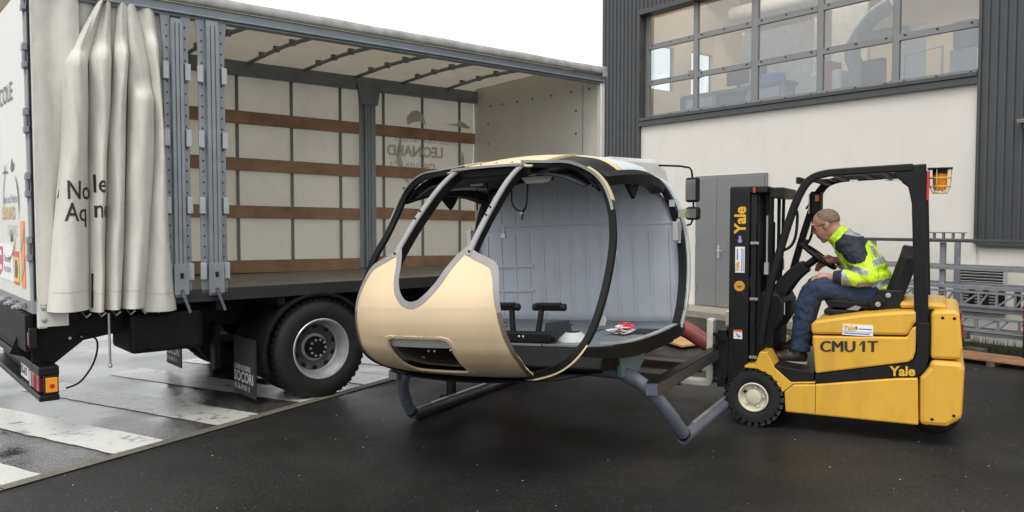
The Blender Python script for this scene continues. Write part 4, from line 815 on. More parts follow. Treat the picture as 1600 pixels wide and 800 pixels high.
# ceiling lining, rear wall with ribs, floor planks
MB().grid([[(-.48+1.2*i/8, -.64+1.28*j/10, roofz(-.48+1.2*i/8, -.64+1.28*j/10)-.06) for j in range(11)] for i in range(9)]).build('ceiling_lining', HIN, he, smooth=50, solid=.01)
def wallhalf(z): return lerp([.70, .85, 1.05, 1.28, 1.48, 1.65, 1.765, 1.84, 1.89], [.86, .885, .89, .875, .835, .76, .66, .5, .25], z)
zz = [.70, .78, .85, .95, 1.05, 1.17, 1.28, 1.38, 1.463, 1.473, 1.56, 1.65, 1.71, 1.765, 1.80, 1.84, 1.865, 1.89]
wl_ = MB().grid([[(.745+(.0 if z < 1.47 else .012), wallhalf(z)*(-1+2*j/20), z) for j in range(21)] for z in zz]).build('rear_wall', HWALL, he, smooth=40, solid=.012)
for k in range(13):
    v = -.78+k*.13
    if abs(v) < .84: MB().prism([(v-.013, .0), (v-.009, -.022), (v+.009, -.022), (v+.013, 0)], 2, .76, 1.42) .build('wall_rib', HWALL, wl_)
    o_ = bpy.data.objects['wall_rib' if k == 0 else 'wall_rib.%03d' % k] if abs(v) < .84 else None
    if o_:
        for q in o_.data.vertices: x_, y_, z_ = q.co; q.co = (.7445+y_, x_, z_)
for k in range(11):
    v = -.65+k*.13; zt = 1.74 if abs(v) < .5 else 1.62
    r_ = MB(); pr = [(.757, v-.013), (.737, v-.009), (.737, v+.009), (.757, v+.013)]; r_.prism(pr, 2, 1.52, zt).build('wall_rib', HWALL, wl_)
for v, z in ((-.35, 1.18), (-.15, 1.25), (.12, 1.22), (.3, 1.33), (-.55, 1.02), (.05, 1.40), (-.4, .84), (.2, .8)): MB().ball((.742, v, z), .006, 6).build('fastener', BLACK, wl_)
MB().box(.728, .745, -.86, .86, 1.455, 1.478).build('wall_joint', HWALL, wl_, bevel=.004)
for z in (1.16, .96): MB().box(.715, .744, .35, .86, z-.012, z+.012).build('wall_step', HWALL, wl_, bevel=.004)
MB().box(.735, .7445, .48, .78, 1.0, 1.115).build('wall_hatch', HWALL, wl_, bevel=.004)
lc = MB().tube([(.725, .62, 1.42), (.722, .62, 1.50)], .008, 6).box(.715, .744, .60, .64, 1.40, 1.435).build('wall_latch', STEEL, wl_)
for i in range(7): MB().box(-.62 if i > 1 else -.60, .742, -.84+i*.24, -.84+i*.24+.236, .705, .722).build('floor_plank', HFLOOR, he, bevel=.002)
for u_, v in ((-.2, .1), (.15, .35), (.35, -.1), (.1, -.45), (-.3, -.35), (.4, .5)): MB().box(u_-.1, u_+.1, v-.012, v+.012, .7215, .7245).build('floor_slot', HIN, he)
# pedals and small fittings
pd = MB().box(-.60, -.50, -.42, .0, .73, .79).rod((-.56, -.45, .765), (-.56, .04, .765), .032, 12).build('pedal_base', BLACKP, he, bevel=.008)
for v in (-.12, -.30):
    a = MB().beam((-.53, v, .77), (-.50, v-(.02 if v < -.2 else -.02), .94), .035, .03, (0, 1, 0)).build('pedal_arm', BLACKP, pd, bevel=.006)
    vc = v+(.075 if v > -.2 else -.075)
    MB().rod((-.50, vc-.115, .945), (-.50, vc+.115, .945), .024, 12).box(-.535, -.49, vc-.085, vc+.085, .95, .975).build('pedal_plate', BLACKP, a, bevel=.006)
for v in (-.20, -.23): MB().ball((-.60, v, .765), .009, 8).build('fastener', STEEL, pd)
MB().lathe([(.0, .055), (.05, .055), (.055, .05), (.10, .01), (.105, 0)], (-.42, -.50, .724), (0, 0, 1), 20).build('floor_boot', mat('grey_boot', (.45, .45, .44), .6), he, smooth=40); MB().lathe([(0, .002), (.045, 0)], (-.42, -.50, .780), (0, 0, 1), 16).build('boot_mouth', BLACK, he)
MB().prism([(-.08, 0), (.08, 0), (.06, .09), (-.06, .10)], 0, -.25, -.12).build('floor_bracket', HIN, he)
bpy.data.objects['floor_bracket'].location = (.0, -.28, .722)
MB().box(-.03, .25, -.86, -.70, .7232, .7262).build('floor_slot', BLACK, he)
# overhead cables, white fittings
for P in ([(-.1, .28, 1.80), (-.09, .27, 1.66), (-.1, .285, 1.56)], [(-.15, .05, 1.80), (-.14, .06, 1.64), (-.13, .0, 1.58), (-.12, -.04, 1.62), (-.12, -.06, 1.80)], [(.2, .55, 1.78), (.2, .55, 1.62)], [(-.12, -.02, 1.6), (-.12, .0, 1.52)]):
    MB().tube(crom(P, 5), .006, 6).build('cable', BLACKP, he)
MB().box(-.2, -.19, .26, .36, 1.775, 1.79).build('ceiling_tag', WHITE, he)
MB().prism([(-.36, 1.80), (-.12, 1.80), (-.16, 1.755), (-.32, 1.755)], 0, -.34, -.33).build('ceiling_fitting', WHITE, he)
MB().ball((-.12, -.0, 1.57), .016, 8).build('cable_plug', WHITE, he)
for z in (1.285, .90):
    u_ = lerp([.7, 1.0, 1.3, 1.5], [-.93, -.80, -.62, -.51], z); MB().box(u_+.035, u_+.06, -.868, -.84, z-.028, z+.028).box(u_+.06, u_+.09, -.862, -.846, z-.014, z+.014).build('striker', WHITE, he)
MB().box(.61, .63, -.88, -.84, 1.58, 1.63).build('striker', mat('hinge_alloy', (.5, .5, .5), .4, .5), he)
MB().box(.66, .76, -.94, -.89, 1.50, 1.535).box(.68, .74, -.945, -.89, 1.54, 1.56).build('wing_clip', mat('olive_clip', (.35, .36, .2), .5), he)
# green support plate under the port sill
GRN = mat('grey_green_plate', (.13, .19, .19), .5, var=.15)
for s_ in (-1, 1):
    gp = MB().prism([(-.42, .62), (.08, .66), (.06, .60), (.01, .54), (-.08, .50), (-.2, .485), (-.40, .50)], 1, .80*s_-.012, .80*s_+.012).build('support_plate', GRN, he)
    MB().rod((-.28, .80*s_-.05, .52), (-.28, .80*s_+.05, .52), .015).build('support_bolt', STEEL, gp)
MB().box(-.2, .7, -.5, .5, .50, .56).build('under_beam', HBLK, he)
# skid landing gear
SKG = mat('blue_grey_tube', (.105, .118, .145), .42, var=.12, scale=6, grime=(.10, .11, .13), gamt=.4)
SKB = mat('dark_skid_tube', (.03, .032, .037), .3, var=.2)
X = [(.03, 1.074, .048), (-.02, 1.085, .065), (-.10, 1.065, .145), (-.19, 1.03, .255), (-.265, .975, .365), (-.30, .89, .455), (-.31, .77, .51), (-.31, .6, .525), (-.31, .3, .525)]
full = crom(X+[(-.31, 0, .52)]+[(a, -b, c) for a, b, c in X[::-1]], 6)
ct = MB().tube(full, .044, 16).build('front_cross_tube', SKG, he, smooth=50)
REDM = mat('faded_red', (.36, .085, .075), .5, var=.2, grime=(.16, .04, .04), gamt=.5)
XR = [(1.5, 1.074, .06), (1.5, 1.07, .18), (1.5, 1.05, .30), (1.5, .98, .375), (1.5, .82, .475), (1.5, .65, .575), (1.5, .4, .63)]
MB().tube(crom(XR+[(1.5, 0, .64)]+[(a, -b, c) for a, b, c in XR[::-1]], 6), .068, 18).build('rear_cross_tube', REDM, he, smooth=50)
for s_ in (1, -1):
    sk_ = MB().tube(crom([(-.02, 1.08*s_, .055), (.06, 1.074*s_, .045), (.25, 1.074*s_, .045), (1.0, 1.074*s_, .045), (2.1, 1.074*s_, .045)], 4), .044, 16).build('skid', SKB if s_ > 0 else SKG, he, smooth=50)
    MB().box(.25, 2.0, 1.074*s_-.016, 1.074*s_+.016, .087, .094).build('skid_strip', STEEL, sk_)
    for (a, b, c), (d, e, f_) in (((-.135, 1.05, .19), (-.148, 1.046, .205)), ((-.03, 1.082, .075), (-.045, 1.08, .088)), ((-.302, .87, .466), (-.307, .80, .50))):
        p0, p1 = Vector((a, b*s_, c)), Vector((d, e*s_, f_)); MB().rod(p0, p1, .047 if c < .4 else .050, 16).build('clamp', BLACK if c < .1 else SKG, ct, smooth=40)
    bm_ = MB().box(-.36, 1.9, .99*s_-.042, .99*s_+.042, .385, .46).build('skid_beam', mat('beam_dark', (.06, .062, .066), .4, .3), he, bevel=.008)
    MB().box(-.34, 1.88, .99*s_-.038, .99*s_+.038, .4605, .468).build('grip_strip', BLACK, bm_)
    MB().box(-.372, -.361, .99*s_-.036, .99*s_+.036, .39, .455).build('beam_cap', SKG, bm_)
# small things lying in and around the cabin
TAPE_R = mat('tape_red', (.62, .03, .06), .4); TAPE_W = mat('tape_white', (.8, .78, .78), .4)
random.seed(21); tp = MB()
for i in range(16):
    P = [Vector((random.gauss(0, .035), random.gauss(0, .05), abs(random.gauss(.02, .02))+.004)) for k in range(4)]
    tp.sweep(crom(P, 4), [(-.014, -.001), (.014, -.001), (.014, .001), (-.014, .001)], mi=i % 2)
t = tp.build('barrier_tape', [TAPE_R, TAPE_W], None); t.location = HM @ Vector((-.02, -.68, .726)); tag(t, 'crumpled red and white barrier tape on the cabin floor', 'tape')
t = MB().beam((-.07, 0, .012), (.07, .01, .012), .035, .02).beam((.05, 0, .02), (.1, .03, .03), .02, .02).build('rag', [mat('yellow_green_cloth', (.45, .42, .12), .8)], None, bevel=.006); t.location = HM @ Vector((-.1, .30, .726)); tag(t, 'small yellow green rag on the cabin floor behind the pedals', 'rag')
t = thing('ground_stand', 'small dark round stand on the asphalt under the nose', 'stand', (-.54, 7.05, 0))
MB().lathe([(0, 0), (.10, 0), (.10, .02), (.045, .03), (.04, .2), (.08, .21), (.08, .23), (0, .23)], (0, 0, 0), (0, 0, 1), 20).build('stand_body', CHASSIS, t, smooth=40); MB().lathe([(0, 0), (.07, 0), (.07, .02), (0, .02)], (0, 0, .232), (0, 0, 1), 16).build('stand_pad', RUBBER, t, smooth=40)
# ================================================================ FORKLIFT  (local x = forward, y = towards the near side, z up)
FKR = R(151.6); FKL = Vector((1.823, 5.999, 0))
fk = thing('forklift', 'yellow and black electric forklift carrying the helicopter cabin on its forks', 'forklift', FKL, FKR)
FKM = Matrix.Translation(FKL) @ Matrix.Rotation(FKR, 4, 'Z')
YB = dict(bevel=.012)
def pri(poly, y0, y1): return MB().prism(poly, 1, y0, y1)
pri([(-.235, .14), (-.225, .29), (-.29, .352), (-.44, .368), (-.97, .462), (-1.108, .478), (-1.118, .148)], -1.0, .0).build('chassis_side', YEL, fk, **YB)
pri([(-.44, .372), (-.44, .438), (-1.05, .572), (-1.082, .60), (-1.098, .66), (-1.098, .86), (-1.172, .86), (-1.172, .62), (-1.16, .56), (-1.11, .484), (-.97, .468)], -.992, -.008).build('black_stripe', BLACKP, fk, bevel=.004)
pri([(-.415, .722), (-.442, .447), (-1.045, .580), (-1.075, .605), (-1.09, .66), (-1.09, .835), (-1.065, .82), (-1.035, .755)], -.998, .002).build('side_panel', YEL, fk, **YB)
pri([(-.41, .733), (-.402, .80), (-.43, .832), (-.75, .898), (-.98, .93), (-1.09, .94), (-1.09, .862), (-1.072, .84), (-1.04, .766)], -.99, -.004).build('hood', YEL, fk, bevel=.02)
cwu = pri([(-1.182, .615), (-1.178, .925), (-1.20, .945), (-1.33, .955), (-1.35, .93), (-1.372, .70), (-1.36, .62)], -.985, -.012).build('counterweight_top', YEL, fk, bevel=.02)
pri([(-1.124, .15), (-1.118, .482), (-1.176, .56), (-1.18, .607), (-1.37, .607), (-1.388, .56), (-1.378, .22), (-1.29, .157)], -.998, .0).build('counterweight', YEL, fk, bevel=.03)
MB().box(-1.27, -.98, -.86, -.14, .94, .985).build('rear_cover', YEL, fk, bevel=.02)
for y in (-.10, -.90): MB().box(-1.378, -1.362, y-.035, y+.035, .76, .86).build('tail_light', TR_, fk, bevel=.004)
MB().box(-.447, -.4435, -.001, .0012, .16, .37).build('panel_gap', BLACK, fk); MB().box(-1.176, -1.172, -.014, -.006, .62, .92).build('panel_gap', BLACK, fk)
for x, z in ((-1.20, .20), (-1.33, .24), (-1.25, .90), (-1.32, .90)): MB().lathe([(0, .004), (.009, .003), (.011, 0)], (x, -.0 if z < .5 else -.012, z), (0, 1, 0), 8).build('bolt', BLACK, fk)
# front fenders and floor
for y0, y1 in ((-.24, -.004), (-.996, -.76)):
    pri([(.07, .444), (.065, .464), (-.01, .476), (-.045, .575), (-.095, .577), (-.155, .462), (-.27, .365), (-.44, .385), (-.44, .372), (-.29, .356), (-.215, .285), (-.13, .40), (-.02, .446)], y0, y1).build('fender', YEL, fk, bevel=.005)
pri([(-.10, .485), (-.10, .40), (-.28, .37), (-.43, .384), (-.43, .452)], -.98, -.016).build('floor_plate', BLACKP, fk, bevel=.006)
MB().box(-.41, -.22, -.985, -.02, .20, .36).box(-.2, .1, -.74, -.26, .15, .42).build('front_frame', BLACK, fk)
# wheels
CREAM = mat('cream_rim', (.62, .58, .46), .45, var=.06, grime=(.3, .26, .2), gamt=.4)
def fwheel(x, y, s, r=.225, w=.19, rim=True):
    o_ = bpy.data.objects.new('wheel', None); C.objects.link(o_); o_.parent = fk
    pr = [(.105, -.025), (.125, -.01), (.15, -.004), (.19, -.008), (r-.02, -.03), (r-.012, -.06), (r-.012, -w+.06), (r-.02, -w+.03), (.12, -w)]
    m = MB().lathe([(a, b*s) for a, b in pr], (x, y, r), (0, 1, 0), 48)
    for k in range(26):
        a = 2*math.pi*k/26
        for q, (dy, da) in enumerate(((-.045, 0), (-.125, .12))):
            d = Vector((math.cos(a+da), 0, math.sin(a+da))); t_ = Vector((-math.sin(a+da), 0, math.cos(a+da)))
            m.obox(Vector((x, y+dy*s, r))+d*(r-.012), d*.009, t_*.016+Vector((0, .008*s, 0)), Vector((0, .042, 0)))
            if q == 0: m.obox(Vector((x, y-.018*s, r))+d*(r-.034), d*.020, t_*.014, Vector((0, .012, 0)))
    m.build('tyre', RUBBER, o_, smooth=35)
    rm2 = MB().lathe([(a, b*s) for a, b in [(.108, -.016), (.112, -.004), (.104, .0), (.096, -.008), (.09, -.04), (.075, -.046), (.062, -.044), (.056, -.022), (.05, -.018), (.0, -.018)]], (x, y, r), (0, 1, 0), 36).build('rim', CREAM, o_, smooth=40)
    for k in range(5):
        a = 2*math.pi*k/5+.5; MB().lathe([(.011, -.04*s), (.011, -.022*s), (0, -.02*s)], (x+.074*math.cos(a), y, r+.074*math.sin(a)), (0, 1, 0), 8).build('nut', CREAM if k else BLACK, rm2)
fwheel(0, 0, 1); fwheel(0, -1.0, -1); MB().lathe([(.0, -.09), (.12, -.09), (.17, -.08), (.19, -.06), (.19, .06), (.17, .08), (.12, .09), (0, .09)], (-1.2, -.5, .19), (0, 1, 0), 36).build('rear_wheel', RUBBER, fk, smooth=40)
MB().rod((0, -.18, .225), (0, -.82, .225), .06, 14).build('front_axle', BLACK, fk, smooth=50)
# mast
MAST = mat('mast_black', (.006, .006, .0065), .42, var=.3, scale=9, grime=(.02, .019, .018), gamt=.5, spec=.35)
for y in (-.12, -.88):
    s = -1 if y > -.5 else 1
    MB().box(.068, .218, y+(s*.0), y+s*.018, .17, 1.815).box(.19, .218, y+s*.018, y+s*.08, .17, 1.815).box(.068, .09, y+s*.018, y+s*.08, .17, 1.815).build('mast_upright', MAST, fk, bevel=.003)
    MB().box(.095, .185, y+s*.03, y+s*.075, .2, 1.80).box(.02, .06, y+s*.02, y+s*.08, .25, 1.76).build('inner_upright', MAST, fk, bevel=.003)
    MB().rod((.025, y+s*.12, .3), (.025, y+s*.12, 1.55), .034, 16).rod((.025, y+s*.12, 1.55), (.025, y+s*.12, 1.78), .02, 12).build('lift_cylinder', MAST, fk, smooth=50)
    MB().rod((-.04, y+s*.14, .5), (-.04, y+s*.14, 1.78), .014, 8).tube([(-.07, y+s*.1, 1.78), (-.065, y+s*.1, 1.3), (-.04, y+s*.1, .9)], .013, 8).build('mast_hose', BLACKP, fk, smooth=50)
    MB().rod((-.055, y+s*.05, 1.2), (-.055, y+s*.05, 1.6), .008, 8).box(-.07, -.04, y+s*.03, y+s*.07, 1.15, 1.24).build('chain_anchor', STEEL, fk)
MB().box(-.06, .215, -.87, -.13, 1.775, 1.825).box(-.165, -.06, -.80, -.20, 1.735, 1.815).build('mast_top_plate', MAST, fk, bevel=.006); MB().box(.06, .2, -.86, -.14, 1.05, 1.12).box(.06, .2, -.86, -.14, .30, .42).build('mast_cross_member', MAST, fk, bevel=.005)
MB().box(.025, .045, -.119, -.116, 1.775, 1.815).build('lift_mark', REDP, fk)
for z in (.5, .95, 1.38): MB().box(.0, .06, -.15, -.125, z, z+.02).rod((.03, -.14, z+.01), (.03, -.11, z+.01), .008).build('hose_clip', STEEL, fk)
# carriage, forks and sleeves
cgr = MB().box(.23, .30, -.90, -.10, .62, .71).box(.23, .30, -.90, -.10, .26, .35).box(.225, .28, -.80, -.72, .26, .71).box(.225, .28, -.28, -.20, .26, .71).box(.22, .32, -.22, -.12, .33, .66).box(.15, .24, -.26, -.16, .3, .72).build('carriage', MAST, fk, bevel=.006)
for z in (.30, .44, .58, .67): MB().box(.30, .335, -.13, -.105, z-.012, z+.012).build('carriage_notch', MAST, cgr)
FW = mat('fork_white', (.60, .59, .52), .5, var=.08, grime=(.35, .33, .28), gamt=.5); SLV = mat('brown_sleeve', (.05, .03, .024), .5, var=.3, scale=8, bump=.1)
for y in (-.20, -.82):
    pri([(.345, .775), (.395, .785), (.395, .31), (.43, .29), (1.2, .285), (1.2, .25), (.39, .245), (.355, .26), (.345, .30)], y-.06, y+.06).build('fork', FW, fk, bevel=.006)
    sv = MB().box(.60, 1.72, y-.075, y+.075, .235, .244).box(.60, 1.72, y-.075, y+.075, .295, .312).box(.60, 1.72, y+.062, y+.075, .244, .295).box(.60, 1.72, y-.075, y-.062, .244, .295).build('fork_sleeve', SLV, fk, bevel=.003)
# cowl, steering column, wheel
pri([(.03, .40), (.03, .98), (-.02, 1.02), (-.14, 1.0), (-.18, .93), (-.17, .80), (-.11, .70), (-.10, .40)], -.80, -.22).build('front_cowl', BLACKP, fk, bevel=.02)
MB().sweep(crom([(-.06, -.5, .92), (-.13, -.5, 1.02), (-.21, -.5, 1.13), (-.30, -.5, 1.21)], 4), lambda i: [(-.11+i*.003, -.075+i*.002), (.11-i*.003, -.075+i*.002), (.10-i*.003, .06-i*.001), (-.10+i*.003, .06-i*.001)], (-.6, 0, .8)).build('steering_console', BLACKP, fk, bevel=.015)
sw = MB(); c0 = Vector((-.385, -.5, 1.285)); nrm = Vector((-.6, 0, .8)).normalized(); e1 = Vector((.8, 0, .6)); e2 = Vector((0, 1, 0))
sw.tube([c0+(e1*math.cos(a)+e2*math.sin(a))*.15 for a in [k*2*math.pi/32 for k in range(32)]], .0155, 10, closed=True)
sw.lathe([(0, -.03), (.045, -.03), (.05, .0), (.03, .012), (0, .012)], c0, nrm, 20)
for a in (.5, 2.6, 4.71): sw.beam(c0, c0+(e1*math.cos(a)+e2*math.sin(a))*.145, .03, .012, nrm)
sw.rod(c0-nrm*.02, Vector((-.28, -.5, 1.19)), .03, 12); kn = c0+e1*.14+nrm*.03; sw.rod(kn-nrm*.03, kn+nrm*.02, .014, 10)
sw.build('steering_wheel', BLACKP, fk, smooth=40)
MB().tube([(-.02, -.30, .98), (.0, -.28, 1.06), (.005, -.28, 1.12)], .011, 8).ball((.005, -.28, 1.13), .02, 8).build('hydraulic_lever', BLACKP, fk, smooth=50)
MB().box(-.182, -.178, -.24, -.228, .84, .93).build('cowl_label', WHITE, fk)
MB().beam((-.10, -.35, .50), (-.22, -.35, .47), .09, .012).beam((-.10, -.6, .52), (-.22, -.6, .48), .07, .012).build('foot_pedal', RUBBER, fk)
# overhead guard
GP = [(-.045, .62), (-.055, .72), (-.075, .86), (-.11, 1.08), (-.18, 1.36), (-.262, 1.64), (-.325, 1.79), (-.385, 1.865), (-.47, 1.898), (-.60, 1.91), (-1.05, 1.928)]
for y in (-.045, -.955):
    pil = MB().sweep([(p.x, y, p.z) for p in crom([(a, 0, b) for a, b in GP], 5)], [(-.026, -.034), (.026, -.034), (.026, .034), (-.026, .034)], (0, 1, 0)).build('guard_front_pillar', BLACK, fk, smooth=30, bevel=.008)
    pri([(-1.035, 1.945), (-1.13, 1.95), (-1.135, 1.7), (-1.172, .70), (-1.085, .70), (-1.045, 1.68), (-1.02, 1.80), (-.94, 1.865), (-.94, 1.905)], y-.028, y+.028).build('guard_rear_pillar', BLACK, fk, bevel=.008)
    s = -1 if y > -.5 else 1
    MB().tube(crom([(-.175, y+s*.03, 1.33), (-.24, y+s*.05, 1.37), (-.275, y+s*.05, 1.45), (-.285, y+s*.05, 1.60), (-.27, y+s*.04, 1.66)], 5), .011, 8).build('grab_handle', BLACK, pil, smooth=50)
for x, z in ((-.40, 1.855), (-.53, 1.893), (-.72, 1.90), (-.86, 1.903), (-1.0, 1.91)): MB().box(x-.022, x+.022, -.93, -.07, z-.008, z+.022).build('guard_bar', BLACK, fk, bevel=.005)
MB().box(-.47, -.22, -.93, -.55, 1.878, 1.888).beam((-.22, -.95, 1.88), (-.22, -.52, 1.88), .03, .05).build('guard_front_plate', BLACK, fk)
MB().box(-1.12, -1.02, -.93, -.07, 1.90, 1.945).build('guard_rear_bar', BLACK, fk, bevel=.005)
for x0, x1 in ((-.62, -.56), (-1.0, -.80)): MB().box(x0, x1, -.918, -.912, 1.878, 1.893).build('guard_glint', LTG, fk)  # pale strips painting the reflections inside the guard
wk = MB().box(-.36, -.27, -.93, -.78, 1.60, 1.80).build('work_lamp', BLACKP, fk, bevel=.02); MB().box(-.27, -.262, -.915, -.795, 1.62, 1.78).build('lamp_lens', STEEL, wk); MB().box(-.345, -.315, -.779, -.774, 1.72, 1.77).build('lamp_reflector', mat('orange_reflector', (.8, .14, .02), .3), wk)
MB().rod((-.30, -.93, 1.80), (-.36, -.93, 1.88), .01).tube([(-.23, -.90, 1.66), (-.26, -.86, 1.70), (-.28, -.85, 1.72)], .008, 6).build('lamp_bracket', BLACK, wk)
MB().box(-1.150, -1.134, -.075, -.02, 1.70, 1.90).build('rear_lamp_strip', REDP, fk, bevel=.004)
bc = MB().box(-1.29, -1.135, -.26, -.10, 1.918, 1.926).build('beacon_plate', BLACK, fk)
AMB = mat('amber_dome', (.75, .25, .02), .2); CAG = mat('cage_yellow', (.75, .52, .12), .45)
MB().lathe([(0, -.15), (.035, -.145), (.04, -.12), (.042, -.03), (.0, -.03)], (-1.215, -.18, 1.918), (0, 0, 1), 20).build('beacon', AMB, bc, smooth=50); MB().lathe([(.0, 0), (.05, 0), (.05, -.03), (0, -.03)], (-1.215, -.18, 1.917), (0, 0, 1), 20).build('beacon_base', BLACK, bc, smooth=50)
cg = MB()
for z, r_ in ((-.06, .068), (-.12, .064), (-.165, .045)): cg.tube([(-1.215+r_*math.cos(a), -.18+r_*math.sin(a), 1.918+z) for a in [k*6.2832/20 for k in range(20)]], .004, 6, closed=True)
for k in range(6):
    a = k*6.2832/6+.2; cg.tube([(-1.215+r_*math.cos(a), -.18+r_*math.sin(a), 1.918+z) for r_, z in ((.07, 0), (.068, -.06), (.064, -.12), (.045, -.165))], .004, 6)
cg.build('beacon_cage', CAG, bc, smooth=50)
# seat
MB().box(-.93, -.46, -.74, -.26, .855, .895).build('seat_base', BLACK, fk, bevel=.01)
st_ = MB().sweep(crom([(-.47, -.5, .945), (-.52, -.5, .962), (-.7, -.5, .955), (-.88, -.5, .96)], 4), lambda i: [(-.23, -.05), (.23, -.05), (.235, .0), (.20, .035), (.1, .02), (-.1, .02), (-.20, .035), (-.235, 0)], (0, 0, 1)).build('seat', BLACKP, fk, smooth=40, bevel=.02)
MB().sweep(crom([(-.89, -.5, .93), (-.93, -.5, 1.03), (-.98, -.5, 1.18), (-1.02, -.5, 1.30), (-1.035, -.5, 1.37)], 5), lambda i: [(-.235+max(0, i-15)*.015, -.07), (.235-max(0, i-15)*.015, -.07), (.24-max(0, i-15)*.02, .01), (.20-max(0, i-15)*.015, .055), (-.20+max(0, i-15)*.015, .055), (-.24+max(0, i-15)*.02, .01)], (1, 0, .3)).build('backrest', BLACKP, fk, smooth=40, bevel=.02)
MB().box(-1.0, -.82, -.262, -.235, .90, 1.06).prism([(-.80, .92), (-.75, .97), (-.84, 1.03), (-.89, .97)], 1, -.26, -.20).build('seat_hinge_cover', BLACKP, fk, bevel=.01)
for x, z in ((-.90, 1.02), (-.835, .955)): MB().lathe([(0, .01), (.018, .008), (.02, 0)], (x, -.235 if z > 1 else -.2, z), (0, 1, 0), 14).build('seat_bolt', STEEL, fk, smooth=40)
MB().prism([(-.62, .90), (-.70, .90), (-.72, .925), (-.68, .935)], 1, -.262, -.24).build('seat_lever', GALV, fk); MB().tube(crom([(-.98, -.25, .94), (-1.03, -.2, .97), (-1.06, -.2, .945)], 5), .008, 6).build('seat_cable', BLACK, fk)
# lettering and stickers
GOLDY = mat('yale_gold', (.75, .42, .03), .45); BYEL = mat('orange_disc', (.62, .30, .04), .45); STK = mat('sticker_white', (.78, .78, .78), .35)
text('CMU', .112, (-.470, .002, .612), (-1, 0, .07), (0, 0, 1), INK, fk, squeeze=.98, strike=.0045); text('1T', .112, (-.735, .002, .632), (-1, 0, .07), (0, 0, 1), INK, fk, squeeze=.95, strike=.0045)
MB().prism([(-.752, .694), (-.738, .672), (-.733, .680), (-.749, .708)], 1, .0022, .0028).build('lettering', INK, fk)
text('Yale', .092, (-.935, -.007, .478), (-1, 0, .09), (0, 0, 1), GOLDY, fk, bold=.003, squeeze=.98)
text('Yale', .118, (.098, -.119, 1.465), (0, 0, 1), (1, 0, 0), GOLDY, fk, bold=.004, squeeze=1.0)
s1 = MB().box(-.82, -.62, -.004, .0005, .745, .822).build('sticker', STK, fk)
text('Yale', .045, (-.628, .0005, .783), (-1, 0, 0), (0, 0, 1), GOLDY, s1, bold=.002); MB().box(-.812, -.725, .0008, .0018, .79, .797).box(-.815, -.625, .0008, .0018, .77, .773).box(-.80, -.63, .0008, .0018, .755, .762).build('print_line', mat('sticker_blue', (.08, .12, .35), .5), s1)
MB().prism([(-.70, .785), (-.715, .785), (-.72, .80), (-.715, .812), (-.705, .812), (-.703, .80)], 1, .0008, .0018).build('print_mark', GREYINK, s1)
s2 = MB().box(.10, .172, -.1195, -.1175, 1.16, 1.36).build('sticker', STK, fk)
text('Yale', .042, (.142, -.1175, 1.17), (0, 0, 1), (1, 0, 0), GOLDY, s2, bold=.002); MB().box(.118, .124, -.1172, -.1162, 1.17, 1.35).box(.152, .160, -.1172, -.1162, 1.26, 1.345).box(.106, .110, -.1172, -.1162, 1.17, 1.34).build('print_line', mat('sticker_blue', (.08, .12, .35), .5), s2)
s3 = MB().lathe([(0, .0025), (.039, .0025), (.041, 0)], (.138, -.12, 1.055), (0, 1, 0), 28).build('sticker', BYEL, fk); MB().box(.12, .156, -.1172, -.1162, 1.052, 1.058).box(.125, .15, -.1172, -.1162, 1.043, 1.047).build('print_line', INK, s3)
MB().lathe([(0, .0025), (.016, .0025), (.017, 0)], (.138, -.12, 1.405), (0, 1, 0), 18).box(.128, .148, -.1185, -.1175, 1.42, 1.445).build('sticker', mat('sticker_violet', (.35, .25, .6), .4), fk)
s4 = MB().box(.112, .178, -.1195, -.1175, .645, .715).build('sticker', STK, fk); MB().box(.112, .178, -.1174, -.1168, .70, .715).build('print_band', mat('orange_reflector', (.8, .14, .02), .3), s4); MB().prism([(.125, .655), (.145, .66), (.165, .69), (.15, .685), (.14, .67), (.128, .672)], 1, -.1174, -.1166).build('print_mark', mat('sticker_blue', (.08, .12, .35), .5), s4)
MB().box(-.4388, -1.1178+.0, -.0, .0, 0, 0) if False else None

# ================================================================ DRIVER
def fuse(mb, name, mats, parent, vox=.01, sm=6, assign=None, rumple=None):
    me = mb.mesh('tmp'); ob = bpy.data.objects.new('tmp', me); C.objects.link(ob)
    d = ob.modifiers.new('r', 'REMESH'); d.mode = 'VOXEL'; d.voxel_size = vox; d2 = ob.modifiers.new('s', 'SMOOTH'); d2.iterations = sm; d2.factor = .5
    dg = bpy.context.evaluated_depsgraph_get(); m2 = bpy.data.meshes.new_from_object(ob.evaluated_get(dg)); bpy.data.objects.remove(ob)
    m2.name = name; m2.materials.clear()
    for k in mats: m2.materials.append(k)
    if rumple:
        tx = bpy.data.textures.new('cloth', 'CLOUDS'); tx.noise_scale = rumple[1]
        ob = bpy.data.objects.new('tmp', m2); C.objects.link(ob); dm = ob.modifiers.new('d', 'DISPLACE'); dm.texture = tx; dm.strength = rumple[0]; dm.mid_level = .5; dm.texture_coords = 'LOCAL'
        dg = bpy.context.evaluated_depsgraph_get(); m3 = bpy.data.meshes.new_from_object(ob.evaluated_get(dg)); bpy.data.objects.remove(ob); m2 = m3; m2.name = name
    for p in m2.polygons:
        p.use_smooth = True; p.material_index = assign(p.center, p.normal) if assign else 0
    o_ = bpy.data.objects.new(name, m2); C.objects.link(o_); o_.parent = parent; return o_
pe = thing('person', 'driver in yellow hi-vis jacket and jeans leaning forward on the forklift seat', 'person', FKM @ Vector((0, -.47, 0)), FKR)
SKIN = mat('skin', (.50, .26, .19), .5, var=.08, scale=14); SKIN.node_tree.nodes['Principled BSDF'].inputs['Subsurface Weight'].default_value = .08
